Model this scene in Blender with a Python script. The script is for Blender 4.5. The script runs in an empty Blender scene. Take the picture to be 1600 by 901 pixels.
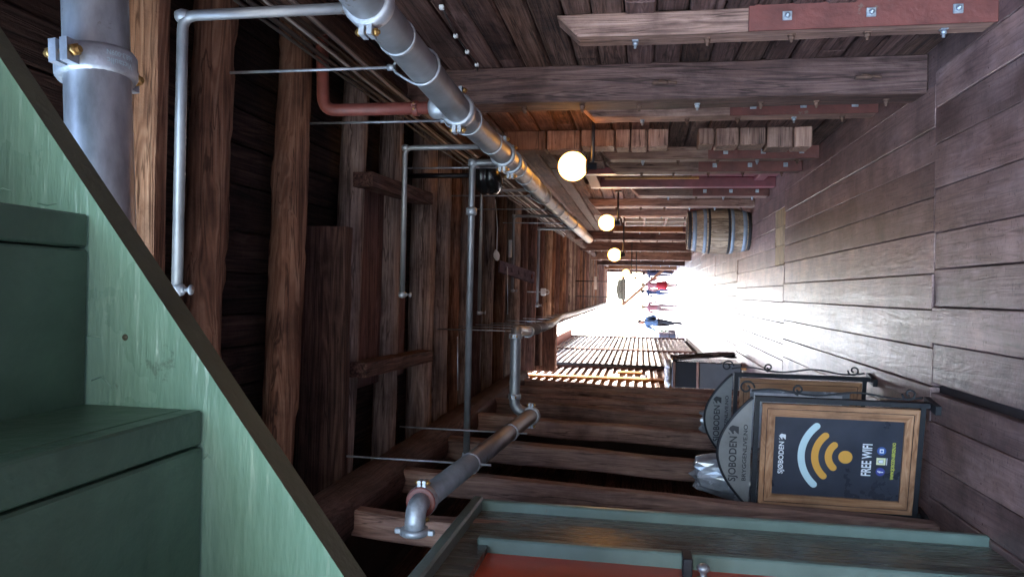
import bpy, bmesh, math, random
from mathutils import Vector as V, Matrix, noise
random.seed(7)
R = math.radians
scn = bpy.context.scene
col = scn.collection

# ---------------------------------------------------------------- camera
F, CAM_H = 1155.0, 1.65            # focal length in photo pixels, eye height
def _basis(vpx=1002, vpy=458, slope=.02):
    y = V(((901-vpy-450.5)/F, (vpx-800)/F, 1)).normalized()
    x = V((1, slope, 0)); x = (x - y*x.dot(y)).normalized()
    return x, y, y.cross(x)        # world X, Y, -Z seen in (right, down, forward)
BX, BY, BD = _basis()
C0 = V((0, 0, CAM_H))
def w_of(p): return V((p.dot(BX), p.dot(BY), -p.dot(BD)))
def ray(x, y): return w_of(V(((450.5-y)/F, (x-800)/F, 1)))
def az(x, y, z): r = ray(x, y); return C0 + r*((z-CAM_H)/r.z)
def ay(x, y, d): r = ray(x, y); return C0 + r*(d/r.y)
def ax(x, y, X): r = ray(x, y); return C0 + r*(X/r.x)
cam = bpy.data.cameras.new('camera'); co = bpy.data.objects.new('camera', cam); col.objects.link(co)
r_, d_, f_ = w_of(V((1, 0, 0))), w_of(V((0, 1, 0))), w_of(V((0, 0, 1)))
m = Matrix.Identity(4)
for i, a in enumerate((d_, r_, -f_)):          # the phone was held sideways: picture right is down
    for j in range(3): m[j][i] = a[j]
m.translation = C0
co.matrix_world = m
cam.sensor_width = 36; cam.lens = 36*F/1600; cam.clip_start = .05; cam.clip_end = 3000
scn.camera = co

# ---------------------------------------------------------------- light
SUN_EL, SUN_AZ = 46, 22            # the sun stands ahead, a little to the right of the alley
w = bpy.data.worlds.new('World'); scn.world = w; w.use_nodes = True
nt = w.node_tree; nt.nodes.clear()
sky = nt.nodes.new('ShaderNodeTexSky'); sky.sky_type = 'NISHITA'; sky.sun_disc = False
sky.sun_elevation = R(SUN_EL); sky.sun_rotation = R(SUN_AZ); sky.air_density = 1.0; sky.dust_density = 2.5
bg = nt.nodes.new('ShaderNodeBackground'); bg.inputs[1].default_value = .15
wo = nt.nodes.new('ShaderNodeOutputWorld')
nt.links.new(sky.outputs[0], bg.inputs[0]); nt.links.new(bg.outputs[0], wo.inputs[0])
sl = bpy.data.lights.new('sun', 'SUN'); sl.energy = 2.6; sl.angle = R(.5); sl.color = (1, .95, .88)
so = bpy.data.objects.new('sun', sl); col.objects.link(so)
sd = V((math.sin(R(SUN_AZ))*math.cos(R(SUN_EL)), math.cos(R(SUN_AZ))*math.cos(R(SUN_EL)), math.sin(R(SUN_EL))))
so.rotation_euler = sd.to_track_quat('Z', 'Y').to_euler()
vs = scn.view_settings; vs.view_transform = 'Standard'; vs.look = 'None'; vs.gamma = 1; vs.exposure = 4.85
scn.cycles.max_bounces = 10; scn.cycles.diffuse_bounces = 6; scn.cycles.use_denoising = True

# ---------------------------------------------------------------- materials
MATS = {}
def newmat(name):
    mt = bpy.data.materials.new(name); mt.use_nodes = True
    n = mt.node_tree; b = n.nodes['Principled BSDF']; MATS[name] = mt
    return mt, n, b
def nd(n, t, **k):
    x = n.nodes.new(t)
    for a, b in k.items(): setattr(x, a, b)
    return x
def coords(n, scale, rnd=True):
    tc = nd(n, 'ShaderNodeTexCoord'); mp = nd(n, 'ShaderNodeMapping'); mp.inputs['Scale'].default_value = scale
    if rnd:
        oi = nd(n, 'ShaderNodeObjectInfo'); mu = nd(n, 'ShaderNodeMath', operation='MULTIPLY'); mu.inputs[1].default_value = 57.3
        ad = nd(n, 'ShaderNodeVectorMath', operation='ADD')
        n.links.new(oi.outputs['Random'], mu.inputs[0]); n.links.new(tc.outputs['Object'], ad.inputs[0])
        n.links.new(mu.outputs[0], ad.inputs[1]); n.links.new(ad.outputs[0], mp.inputs[0])
        return mp, oi, ad
    n.links.new(tc.outputs['Object'], mp.inputs[0]); return mp, None, tc
def ramp(n, stops):
    r = nd(n, 'ShaderNodeValToRGB'); e = r.color_ramp.elements
    while len(e) < len(stops): e.new(.5)
    for k, (p, c) in enumerate(stops): e[k].position = p; e[k].color = (*c, 1)
    return r
def wood(name, axis, dark, mid, light, rough=.8, fine=38, bump=.5, paint=None, var=.35, contrast=(.3, .5, .72), spec=.3, crack=.85):
    """weathered wood, grain along the given axis; each piece gets its own offset and tone"""
    mt, n, b = newmat(name)
    sc = [fine]*3; sc['xyz'.index(axis)] = 1.3
    mp, oi, raw = coords(n, sc)
    g = nd(n, 'ShaderNodeTexNoise'); g.inputs['Scale'].default_value = 1; g.inputs['Detail'].default_value = 7; g.inputs['Roughness'].default_value = .62; g.inputs['Distortion'].default_value = .9
    n.links.new(mp.outputs[0], g.inputs['Vector'])
    sc2 = [9]*3; sc2['xyz'.index(axis)] = .55
    mp2 = nd(n, 'ShaderNodeMapping'); mp2.inputs['Scale'].default_value = sc2; n.links.new(raw.outputs[0], mp2.inputs[0])
    wv = nd(n, 'ShaderNodeTexNoise'); wv.inputs['Scale'].default_value = 1; wv.inputs['Detail'].default_value = 2; wv.inputs['Distortion'].default_value = 1.2
    n.links.new(mp2.outputs[0], wv.inputs['Vector'])
    sn = nd(n, 'ShaderNodeMath', operation='MULTIPLY'); sn.inputs[1].default_value = 60; n.links.new(wv.outputs[0], sn.inputs[0])
    si = nd(n, 'ShaderNodeMath', operation='SINE'); n.links.new(sn.outputs[0], si.inputs[0])
    sm = nd(n, 'ShaderNodeMath', operation='MULTIPLY_ADD'); sm.inputs[1].default_value = .075; n.links.new(si.outputs[0], sm.inputs[0]); n.links.new(g.outputs[0], sm.inputs[2])
    rp = ramp(n, [(contrast[0], dark), (contrast[1], mid), (contrast[2], light)]); n.links.new(sm.outputs[0], rp.inputs[0])
    st = nd(n, 'ShaderNodeTexNoise'); st.inputs['Scale'].default_value = 2.1; st.inputs['Detail'].default_value = 6; st.inputs['Roughness'].default_value = .65; n.links.new(raw.outputs[0], st.inputs['Vector'])
    sr = ramp(n, [(.32, (.42, .4, .4)), (.5, (.9, .9, .9)), (.7, (1.2, 1.17, 1.1))]); n.links.new(st.outputs[0], sr.inputs[0])
    mx = nd(n, 'ShaderNodeMix', data_type='RGBA', blend_type='MULTIPLY'); mx.inputs[0].default_value = 1
    sc3 = [13]*3; sc3['xyz'.index(axis)] = .5
    mp3 = nd(n, 'ShaderNodeMapping'); mp3.inputs['Scale'].default_value = sc3; n.links.new(raw.outputs[0], mp3.inputs[0])
    ck = nd(n, 'ShaderNodeTexNoise'); ck.inputs['Scale'].default_value = 1; ck.inputs['Detail'].default_value = 5; ck.inputs['Distortion'].default_value = .6; n.links.new(mp3.outputs[0], ck.inputs['Vector'])
    kr = ramp(n, [(.455, (1, 1, 1)), (.466, (.3, .27, .25)), (.474, (.3, .27, .25)), (.485, (1, 1, 1))]); n.links.new(ck.outputs[0], kr.inputs[0])
    mk = nd(n, 'ShaderNodeMix', data_type='RGBA', blend_type='MULTIPLY'); mk.inputs[0].default_value = crack; n.links.new(rp.outputs[0], mk.inputs[6]); n.links.new(kr.outputs[0], mk.inputs[7])
    n.links.new(mk.outputs[2], mx.inputs[6]); n.links.new(sr.outputs[0], mx.inputs[7])
    hs = nd(n, 'ShaderNodeHueSaturation'); mr = nd(n, 'ShaderNodeMapRange'); mr.inputs[3].default_value = 1-var; mr.inputs[4].default_value = 1+var
    n.links.new(oi.outputs['Random'], mr.inputs[0]); n.links.new(mr.outputs[0], hs.inputs['Value']); n.links.new(mx.outputs[2], hs.inputs['Color'])
    n.links.new(hs.outputs[0], b.inputs['Base Color'])
    rr = nd(n, 'ShaderNodeMapRange'); rr.inputs[3].default_value = rough-.14; rr.inputs[4].default_value = min(1, rough+.14); n.links.new(g.outputs[0], rr.inputs[0]); n.links.new(rr.outputs[0], b.inputs['Roughness'])
    bp = nd(n, 'ShaderNodeBump'); bp.inputs['Strength'].default_value = bump; bp.inputs['Distance'].default_value = .012
    n.links.new(sm.outputs[0], bp.inputs['Height'])
    md = nd(n, 'ShaderNodeTexNoise'); md.inputs['Scale'].default_value = 11; md.inputs['Detail'].default_value = 8; md.inputs['Roughness'].default_value = .6; n.links.new(raw.outputs[0], md.inputs['Vector'])
    b2 = nd(n, 'ShaderNodeBump'); b2.inputs['Strength'].default_value = min(1, bump*.9); b2.inputs['Distance'].default_value = .018; n.links.new(md.outputs[0], b2.inputs['Height']); n.links.new(bp.outputs[0], b2.inputs['Normal'])
    n.links.new(b2.outputs[0], b.inputs['Normal'])
    b.inputs['Specular IOR Level'].default_value = spec
    return mt
def paint(name, c, rough=.4, metal=0, var=.25, scale=6, bump=.08, stretch=(1, 1, 1), chip=None, chipamt=.66, bscale=40, bstretch=(1, 1, 1)):
    mt, n, b = newmat(name)
    mp, oi, raw = coords(n, tuple(scale*s for s in stretch))
    g = nd(n, 'ShaderNodeTexNoise'); g.inputs['Scale'].default_value = 1; g.inputs['Detail'].default_value = 6; g.inputs['Roughness'].default_value = .6; n.links.new(mp.outputs[0], g.inputs['Vector'])
    rp = ramp(n, [(.3, tuple(x*(1-var) for x in c)), (.7, tuple(min(1, x*(1+var)) for x in c))]); n.links.new(g.outputs[0], rp.inputs[0])
    out = rp.outputs[0]
    if chip:
        q = nd(n, 'ShaderNodeTexNoise'); q.inputs['Scale'].default_value = 7; q.inputs['Detail'].default_value = 9; q.inputs['Roughness'].default_value = .7; n.links.new(raw.outputs[0], q.inputs['Vector'])
        qr = ramp(n, [(chipamt, (0, 0, 0)), (chipamt+.03, (1, 1, 1))]); n.links.new(q.outputs[0], qr.inputs[0])
        mx = nd(n, 'ShaderNodeMix', data_type='RGBA'); n.links.new(qr.outputs[0], mx.inputs[0]); n.links.new(out, mx.inputs[6]); mx.inputs[7].default_value = (*chip, 1); out = mx.outputs[2]
    n.links.new(out, b.inputs['Base Color'])
    b.inputs['Metallic'].default_value = metal
    rr = nd(n, 'ShaderNodeMapRange'); rr.inputs[3].default_value = max(.03, rough-.12); rr.inputs[4].default_value = rough+.12; n.links.new(g.outputs[0], rr.inputs[0]); n.links.new(rr.outputs[0], b.inputs['Roughness'])
    g2 = nd(n, 'ShaderNodeTexNoise'); g2.inputs['Scale'].default_value = bscale; g2.inputs['Detail'].default_value = 4; bm_ = nd(n, 'ShaderNodeMapping'); bm_.inputs['Scale'].default_value = bstretch; n.links.new(raw.outputs[0], bm_.inputs[0]); n.links.new(bm_.outputs[0], g2.inputs['Vector'])
    bp = nd(n, 'ShaderNodeBump'); bp.inputs['Strength'].default_value = bump; bp.inputs['Distance'].default_value = .01; n.links.new(g2.outputs[0], bp.inputs['Height']); n.links.new(bp.outputs[0], b.inputs['Normal'])
    return mt
def flat(name, c, rough=.6, metal=0, emit=0):
    mt, n, b = newmat(name); b.inputs['Base Color'].default_value = (*c, 1); b.inputs['Roughness'].default_value = rough; b.inputs['Metallic'].default_value = metal
    if emit: b.inputs['Emission Color'].default_value = (*c, 1); b.inputs['Emission Strength'].default_value = emit
    return mt
DK = ((.03, .014, .011), (.1, .05, .038), (.19, .11, .088))
for a in 'xyz':
    wood('dark_'+a, a, *DK, rough=.85, bump=.8)
    wood('wall_'+a, a, (.045, .022, .02), (.12, .062, .053), (.22, .13, .115), rough=.7, bump=.6, fine=20, contrast=(.25, .5, .78))
    wood('log_'+a, a, (.07, .032, .02), (.23, .115, .07), (.4, .24, .16), rough=.85, bump=1, fine=20, contrast=(.25, .5, .78))
    wood('grey_'+a, a, (.09, .062, .05), (.29, .215, .175), (.47, .38, .32), rough=.85, bump=1, fine=20, contrast=(.25, .5, .78))
    wood('post_'+a, a, (.13, .065, .05), (.31, .175, .135), (.46, .29, .23), rough=.65, bump=.5, fine=22, contrast=(.22, .5, .8))
    wood('new_'+a, a, (.14, .055, .025), (.25, .105, .048), (.34, .16, .08), rough=.6, bump=.25, var=.12, crack=0)
    wood('side_'+a, a, (.3, .21, .18), (.52, .41, .35), (.7, .6, .53), rough=.7, bump=.3)
    wood('sidew_'+a, a, (.4, .36, .34), (.62, .58, .55), (.78, .75, .72), rough=.7, bump=.2)
    wood('oak_'+a, a, (.24, .11, .055), (.4, .2, .105), (.5, .28, .16), rough=.45, bump=.15, var=.1, crack=0)
    wood('ochre_'+a, a, (.35, .13, .03), (.5, .2, .05), (.58, .26, .08), rough=.55, bump=.1, var=.1, crack=0)
wood('soot_shade_y', 'y', (.012, .007, .006), (.036, .02, .016), (.075, .047, .037), rough=.9, bump=.8)  # sooty ceiling boards; the dark of the joist gaps is put into the colour
wood('deck', 'y', (.19, .105, .092), (.3, .178, .155), (.42, .28, .255), rough=.42, fine=18, bump=.22, var=.25, spec=.5, crack=.45, contrast=(.22, .5, .82))
dk = MATS['deck'].node_tree; db = dk.nodes['Principled BSDF']; src = db.inputs['Base Color'].links[0].from_socket
fmp, _, fraw = coords(dk, (30, 90, 30)); fn_ = nd(dk, 'ShaderNodeTexNoise'); fn_.inputs['Scale'].default_value = 1; fn_.inputs['Detail'].default_value = 3; dk.links.new(fmp.outputs[0], fn_.inputs['Vector'])
fr_ = ramp(dk, [(.30, (.45, .42, .4)), (.38, (1, 1, 1))]); dk.links.new(fn_.outputs[0], fr_.inputs[0])
geo = nd(dk, 'ShaderNodeNewGeometry'); sn_ = nd(dk, 'ShaderNodeTexNoise'); sn_.inputs['Scale'].default_value = 1.7; sn_.inputs['Detail'].default_value = 7; sn_.inputs['Roughness'].default_value = .68; dk.links.new(geo.outputs['Position'], sn_.inputs['Vector'])
sr_ = ramp(dk, [(.35, (.62, .58, .56)), (.52, (1, 1, 1)), (.68, (1.25, 1.22, 1.2))]); dk.links.new(sn_.outputs[0], sr_.inputs[0])
m1 = nd(dk, 'ShaderNodeMix', data_type='RGBA', blend_type='MULTIPLY'); m1.inputs[0].default_value = 1; m2 = nd(dk, 'ShaderNodeMix', data_type='RGBA', blend_type='MULTIPLY'); m2.inputs[0].default_value = 1
dk.links.new(src, m1.inputs[6]); dk.links.new(fr_.outputs[0], m1.inputs[7]); dk.links.new(m1.outputs[2], m2.inputs[6]); dk.links.new(sr_.outputs[0], m2.inputs[7]); dk.links.new(m2.outputs[2], db.inputs['Base Color'])
wood('deck_new', 'x', (.3, .18, .08), (.42, .27, .13), (.52, .36, .2), rough=.55, bump=.3, var=.1)
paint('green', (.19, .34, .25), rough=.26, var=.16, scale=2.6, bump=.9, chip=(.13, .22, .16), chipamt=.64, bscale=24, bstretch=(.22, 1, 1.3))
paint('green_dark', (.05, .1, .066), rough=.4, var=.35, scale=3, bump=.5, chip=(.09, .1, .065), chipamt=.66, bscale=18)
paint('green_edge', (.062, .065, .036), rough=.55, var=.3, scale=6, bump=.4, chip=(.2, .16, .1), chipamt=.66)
paint('green_trim', (.13, .18, .15), rough=.35, var=.2, scale=4, bump=.15, chip=(.16, .14, .11), chipamt=.64)
wood('green_stain', 'z', (.06, .06, .046), (.12, .115, .088), (.18, .17, .13), rough=.26, fine=24, bump=.25, var=.05, spec=.5)
paint('red_door', (.5, .055, .02), rough=.4, var=.15, scale=3, bump=.1)
paint('red_strip', (.14, .036, .027), rough=.6, var=.3, scale=8, bump=.3, chip=(.16, .09, .065), chipamt=.62)
paint('red_frame', (.17, .03, .04), rough=.4, var=.25, scale=8, bump=.15)
paint('galv', (.38, .385, .395), rough=.42, metal=.6, var=.4, scale=9, bump=.1, stretch=(.4, 1, 1), chip=(.22, .2, .19), chipamt=.64)
paint('galv_pipe', (.27, .272, .28), rough=.48, metal=.6, var=.3, scale=5, bump=.08, chip=(.17, .13, .11), chipamt=.63)
paint('cast', (.42, .44, .47), rough=.5, metal=.6, var=.25, scale=20, bump=.3)
paint('red_pipe', (.17, .045, .034), rough=.5, var=.2, scale=14, bump=.1)
paint('brass', (.5, .3, .1), rough=.4, metal=.9, var=.2, scale=30)
paint('steel', (.38, .4, .44), rough=.5, metal=.7, var=.3, scale=25)
paint('rust', (.12, .06, .04), rough=.8, var=.4, scale=30)
paint('iron', (.012, .013, .017), rough=.5, metal=0, var=.3, scale=20, bump=.2)
paint('zinc_sheet', (.25, .245, .24), rough=.45, metal=.5, var=.18, scale=6, bump=.08)
paint('black_tank', (.012, .012, .013), rough=.25, var=.2)
paint('cable', (.03, .025, .024), rough=.6, var=.4, scale=5)
paint('cable_pale', (.25, .23, .22), rough=.5, var=.3, scale=5)
paint('white_plastic', (.7, .69, .68), rough=.4, var=.08)
paint('poster', (.04, .043, .058), rough=.3, var=.25, scale=4, bump=.02)
paint('film', (.35, .36, .39), rough=.25, metal=.35, var=.3, scale=9, bump=.1)
paint('plastic_black', (.018, .016, .017), rough=.22, var=.3, scale=8, bump=.15)
paint('grey_panel', (.1, .105, .115), rough=.5, var=.12, scale=4)
paint('paper', (.62, .6, .6), rough=.8, var=.2, scale=14, bump=.3)
paint('purple_board', (.19, .13, .15), rough=.7, var=.4, scale=30, bump=.4)
paint('hoop', (.26, .3, .36), rough=.55, metal=.2, var=.2, scale=12)
paint('hoop_dark', (.035, .03, .032), rough=.6, metal=.4, var=.3, scale=12)
wood('stave', 'z', (.26, .17, .11), (.44, .31, .21), (.58, .43, .31), rough=.65, fine=40, bump=.3, var=.18)
paint('bin', (.13, .15, .2), rough=.5, var=.15)
paint('leaf', (.06, .11, .04), rough=.6, var=.4, scale=30)
paint('earth', (.1, .09, .08), rough=.95, var=.4, scale=3, bump=.5)
paint('paving', (.26, .25, .25), rough=.8, var=.2, scale=1.5, bump=.2)
paint('plaster', (.7, .68, .64), rough=.85, var=.1, scale=1)
paint('roof_red', (.32, .12, .08), rough=.8, var=.2, scale=4)
paint('tent_red', (.55, .12, .09), rough=.7, var=.1)
paint('shell', (.06, .04, .034), rough=.9, var=.3, scale=2)
paint('sign_grey', (.36, .42, .4), rough=.6, var=.15, scale=10)
for nm, c in dict(w_white=(.75, .76, .78), w_pale=(.5, .64, .67), w_orange=(.68, .33, .06), w_dark=(.03, .03, .035), w_blue=(.05, .11, .33), w_navy=(.06, .07, .3), w_yellow=(.62, .62, .1), w_cream=(.75, .74, .45)).items(): flat(nm, c, .45)
flat('glass_dark', (.03, .03, .035), .08); flat('white_frame', (.6, .58, .58), .5)
flat('skin', (.5, .3, .22), .6); flat('hair_dark', (.03, .02, .015), .7); flat('hair_fair', (.3, .2, .1), .7)
for nm, c in dict(c_navy=(.012, .016, .045), c_denim=(.03, .055, .13), c_blue=(.1, .2, .36), c_dark=(.012, .013, .017), c_pink=(.3, .11, .11), c_red=(.36, .012, .02), c_beige=(.26, .17, .15), c_green=(.05, .09, .05), c_grey=(.3, .28, .29)).items(): paint(nm, c, rough=.85, var=.15, scale=12)
gm = flat('globe', (1, .62, .26), .35, emit=1)
gb = gm.node_tree.nodes['Principled BSDF']; gb.inputs['Emission Strength'].default_value = .7; gb.inputs['Emission Color'].default_value = (1, .42, .07, 1)

# ---------------------------------------------------------------- builders
LOC = {}
def tag(o, label=None, cat=None, group=None, kind=None):
    for k, v in (('label', label), ('category', cat), ('group', group), ('kind', kind)):
        if v: o[k] = v
    return o
def wl(p): return LOC.get(p.name, V((0, 0, 0))) if p else V((0, 0, 0))
def thing(name, loc, label=None, cat=None, group=None, kind=None):
    o = bpy.data.objects.new(name, None); col.objects.link(o); o.empty_display_size = .1
    o.location = loc; LOC[o.name] = V(loc); return tag(o, label, cat, group, kind)
def link(name, me, parent, wloc):
    o = bpy.data.objects.new(name, me); col.objects.link(o)
    if parent: o.parent = parent
    o.location = V(wloc) - wl(parent); LOC[o.name] = V(wloc); return o
class MB:
    def __init__(s): s.v = []; s.f = []; s.m = []; s.sm = []
    def add(s, vs, fs, mi=0, smooth=False):
        n = len(s.v); s.v += [V(p) for p in vs]
        for f in fs: s.f.append([i+n for i in f]); s.m.append(mi); s.sm.append(smooth)
        return s
    def box(s, a, b, mi=0):
        x0, y0, z0 = a; x1, y1, z1 = b
        return s.add([(x0,y0,z0),(x1,y0,z0),(x1,y1,z0),(x0,y1,z0),(x0,y0,z1),(x1,y0,z1),(x1,y1,z1),(x0,y1,z1)], [(0,3,2,1),(4,5,6,7),(0,1,5,4),(1,2,6,5),(2,3,7,6),(3,0,4,7)], mi)
    def bbox(s, a, b, c=.006, mi=0):
        """box with chamfered edges"""
        bm = bmesh.new(); bmesh.ops.create_cube(bm, size=1)
        a = V(a); b = V(b); sz = b-a
        for v in bm.verts: v.co = V((v.co.x*sz.x, v.co.y*sz.y, v.co.z*sz.z)) + (a+b)/2
        c = min(c, .35*min(abs(t) for t in sz))
        bmesh.ops.bevel(bm, geom=bm.edges[:], offset=c, segments=1, affect='EDGES', profile=.5)
        s.addbm(bm, mi); return s
    def addbm(s, bm, mi=0, smooth=False):
        bm.verts.index_update(); s.add([v.co.copy() for v in bm.verts], [[v.index for v in f.verts] for f in bm.faces], mi, smooth); bm.free(); return s
    def hexa(s, p, mi=0): return s.add(p, [(0,3,2,1),(4,5,6,7),(0,1,5,4),(1,2,6,5),(2,3,7,6),(3,0,4,7)], mi)
    def bar(s, a, b, wx, wy, up=V((0, 0, 1)), mi=0):
        a = V(a); b = V(b); d = (b-a).normalized()
        if abs(d.dot(up)) > .98: up = V((0, 1, 0))
        x = d.cross(up).normalized()*wx/2; y = x.normalized().cross(d)*wy/2
        return s.hexa([a-x-y, a+x-y, a+x+y, a-x+y, b-x-y, b+x-y, b+x+y, b-x+y], mi)
    def tube(s, pts, r, n=10, mi=0, cap=True, closed=False):
        pts = [V(p) for p in pts]; rs = r if isinstance(r, (list, tuple)) else [r]*len(pts)
        vs = []; fs = []; prev = None; N = len(pts)
        for i, p in enumerate(pts):
            if closed: t = pts[(i+1) % N]-pts[i-1]
            else: t = pts[min(i+1, N-1)]-pts[max(i-1, 0)]
            t.normalize()
            if prev is None:
                u = V((0, 0, 1)) if abs(t.z) < .9 else V((1, 0, 0)); x = t.cross(u).normalized()
            else: x = (prev - t*prev.dot(t)).normalized()
            prev = x; y = t.cross(x)
            vs += [p + (x*math.cos(a)+y*math.sin(a))*rs[i] for a in (2*math.pi*k/n for k in range(n))]
        for i in range(N if closed else N-1):
            for k in range(n):
                j = (i+1) % N
                fs.append((i*n+k, i*n+(k+1) % n, j*n+(k+1) % n, j*n+k))
        s.add(vs, fs, mi, True)
        if cap and not closed:
            b = len(s.v)-len(vs)
            s.f.append([b+k for k in range(n)][::-1]); s.m.append(mi); s.sm.append(False)
            s.f.append([b+(N-1)*n+k for k in range(n)]); s.m.append(mi); s.sm.append(False)
        return s
    def lathe(s, c, prof, n=24, axis=V((0, 0, 1)), mi=0):
        c = V(c); q = V((0, 0, 1)).rotation_difference(axis)
        vs = []; fs = []
        for r, z in prof: vs += [c + q @ V((r*math.cos(2*math.pi*k/n), r*math.sin(2*math.pi*k/n), z)) for k in range(n)]
        for i in range(len(prof)-1):
            for k in range(n): fs.append((i*n+k, i*n+(k+1) % n, (i+1)*n+(k+1) % n, (i+1)*n+k))
        s.add(vs, fs, mi, True)
        b = len(s.v)-len(vs); L = len(prof)-1
        for ii, rev in ((0, True), (L, False)):
            if prof[ii][0] > 1e-4:
                f = [b+ii*n+k for k in range(n)]; s.f.append(f[::-1] if rev else f); s.m.append(mi); s.sm.append(False)
        return s
    def prism(s, poly, f, t, mi=0):
        """poly of 2D points, f maps (u, v, w) to 3D, w in [0, t]"""
        n = len(poly)
        s.add([f(u, v, 0) for u, v in poly]+[f(u, v, t) for u, v in poly], [list(range(n))[::-1], list(range(n, 2*n))]+[(i, (i+1) % n, n+(i+1) % n, n+i) for i in range(n)], mi)
        return s
    def build(s, name, mats, parent=None, origin=None):
        if isinstance(mats, str): mats = [mats]
        if origin is None:
            lo = [min(v[i] for v in s.v) for i in range(3)]; hi = [max(v[i] for v in s.v) for i in range(3)]
            origin = V([(a+b)/2 for a, b in zip(lo, hi)])
        origin = V(origin)
        me = bpy.data.meshes.new(name); me.from_pydata([v-origin for v in s.v], [], s.f)
        for k in mats: me.materials.append(MATS[k])
        me.polygons.foreach_set('material_index', s.m); me.polygons.foreach_set('use_smooth', s.sm); me.update()
        bm = bmesh.new(); bm.from_mesh(me); bmesh.ops.recalc_face_normals(bm, faces=bm.faces[:]); bm.to_mesh(me); bm.free()
        return link(name, me, parent, origin)
def rnd(a): return random.uniform(-a, a)
def plank(name, mat, parent, a, b, axis, wob=.004, c=.006, seg=5, nails=False):
    """board with chamfered, slightly uneven long edges; axis is the long one"""
    i = 'xyz'.index(axis); a = list(a); b = list(b)
    o = [k for k in range(3) if k != i]; vs = []; fs = []
    ring = [(0, c), (c, 0), (1-0, 0), (1, c)]
    for k in range(seg+1):
        t = a[i]+(b[i]-a[i])*k/seg
        e = [rnd(wob) for _ in range(4)]
        u0, u1, w0, w1 = a[o[0]]+e[0], b[o[0]]+e[1], a[o[1]]+e[2]*.6, b[o[1]]+e[3]*.6
        for u, w_ in ((u0+c, w0), (u1-c, w0), (u1, w0+c), (u1, w1-c), (u1-c, w1), (u0+c, w1), (u0, w1-c), (u0, w0+c)):
            p = [0, 0, 0]; p[i] = t; p[o[0]] = u; p[o[1]] = w_; vs.append(p)
    for k in range(seg):
        for q in range(8): fs.append((k*8+q, k*8+(q+1) % 8, (k+1)*8+(q+1) % 8, (k+1)*8+q))
    fs += [tuple(range(8))[::-1], tuple(seg*8+q for q in range(8))]
    mb = MB().add(vs, fs)
    if nails:
        for q in range(seg+1):
            t = a[1]+.06+(b[1]-a[1]-.12)*q/seg
            for fr in (.2, .8):
                cx = a[0]+(b[0]-a[0])*fr+rnd(.015); cy = t+rnd(.03); rr = .0055
                mb.add([(cx+rr*math.cos(k*math.pi/3), cy+rr*math.sin(k*math.pi/3), b[2]+.0012+wob*.6) for k in range(6)], [tuple(range(6))], 1)
    return mb.build(name, [mat, 'rust'] if nails else mat, parent)
def log(name, mat, parent, a, b, r, sq=1.0, rough=.09, n=18, seg=36, bend=.02, r2=None):
    """hewn or round timber: uneven radius, flakes, slight bend; sq<1 flattens the sides"""
    a = V(a); b = V(b); d = (b-a); L = d.length; d.normalize(); r2 = r2 or r
    u = V((0, 0, 1)) if abs(d.z) < .9 else V((0, 1, 0)); x = d.cross(u).normalized(); y = x.cross(d)
    s0 = V((rnd(50), rnd(50), rnd(50))); vs = []; fs = []
    for i in range(seg+1):
        t = i/seg; p = a.lerp(b, t) + x*bend*noise.noise(s0+V((t*L*.7, 0, 0))) + y*bend*.6*noise.noise(s0+V((0, t*L*.7, 3)))
        rr = r+(r2-r)*t
        for k in range(n):
            an = 2*math.pi*k/n; q = V((math.cos(an), math.sin(an), 0))
            k1 = max(abs(q.x), abs(q.y)); f = rr*(1/k1)**(1-sq) if sq < 1 else rr
            f = min(f, rr*1.22)
            no = noise.noise(s0+V((q.x*1.3, q.y*1.3, t*L*1.6)))*.9 + noise.noise(s0+V((q.x*5, q.y*5, t*L*7)))*.45
            fl = noise.noise(s0*1.7+V((q.x*2.2, q.y*2.2, t*L*3.5)))
            f *= 1+rough*no + (rough*.7 if fl > .18 else 0)
            vs.append(p+x*q.x*f+y*q.y*f)
    for i in range(seg):
        for k in range(n): fs.append((i*n+k, i*n+(k+1) % n, (i+1)*n+(k+1) % n, (i+1)*n+k))
    mb = MB().add(vs, fs, 0, True); mb.add([vs[k] for k in range(n)], [tuple(range(n))]); mb.add([vs[seg*n+k] for k in range(n)], [tuple(range(n))])
    return mb.build(name, mat, parent)
def arcpts(c, a, b, c2=None, n=6):
    """rounded corner at c between directions towards a and b (points at distance r)"""
    return [a.lerp(c, t).lerp(c.lerp(b, t), t) for t in (k/n for k in range(n+1))]
def bent(pts, r=.05):
    pts = [V(p) for p in pts]; out = [pts[0]]
    for i in range(1, len(pts)-1):
        p = pts[i]; a = p+(pts[i-1]-p).normalized()*r; b = p+(pts[i+1]-p).normalized()*r; out += arcpts(p, a, b)
    return out+[pts[-1]]
def text(name, s, mat, parent, fn, size_w, size_h, cx, cz, extr=.0015, lean=0):
    """lettering as thin mesh, fitted into size_w x size_h around (cx, cz); fn maps (u, v, depth) to world"""
    cu = bpy.data.curves.new('lettering_curve', 'FONT'); cu.body = s; cu.size = 1; cu.resolution_u = 3; cu.offset = .02
    to = bpy.data.objects.new('lettering_tmp', cu); col.objects.link(to)
    dg = bpy.context.evaluated_depsgraph_get(); me = bpy.data.meshes.new_from_object(to.evaluated_get(dg))
    bpy.data.objects.remove(to); bpy.data.curves.remove(cu)
    xs = [v.co.x for v in me.vertices]; ys = [v.co.y for v in me.vertices]
    x0, x1, y0, y1 = min(xs), max(xs), min(ys), max(ys)
    vs = [fn(cx+((v.co.x-x0)/(x1-x0)-.5)*size_w, cz+((v.co.y-y0)/(y1-y0)-.5)*size_h, 0) for v in me.vertices]
    fs = [list(p.vertices) for p in me.polygons]; bpy.data.meshes.remove(me)
    return MB().add(vs, fs).build(name, mat, parent)

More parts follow.
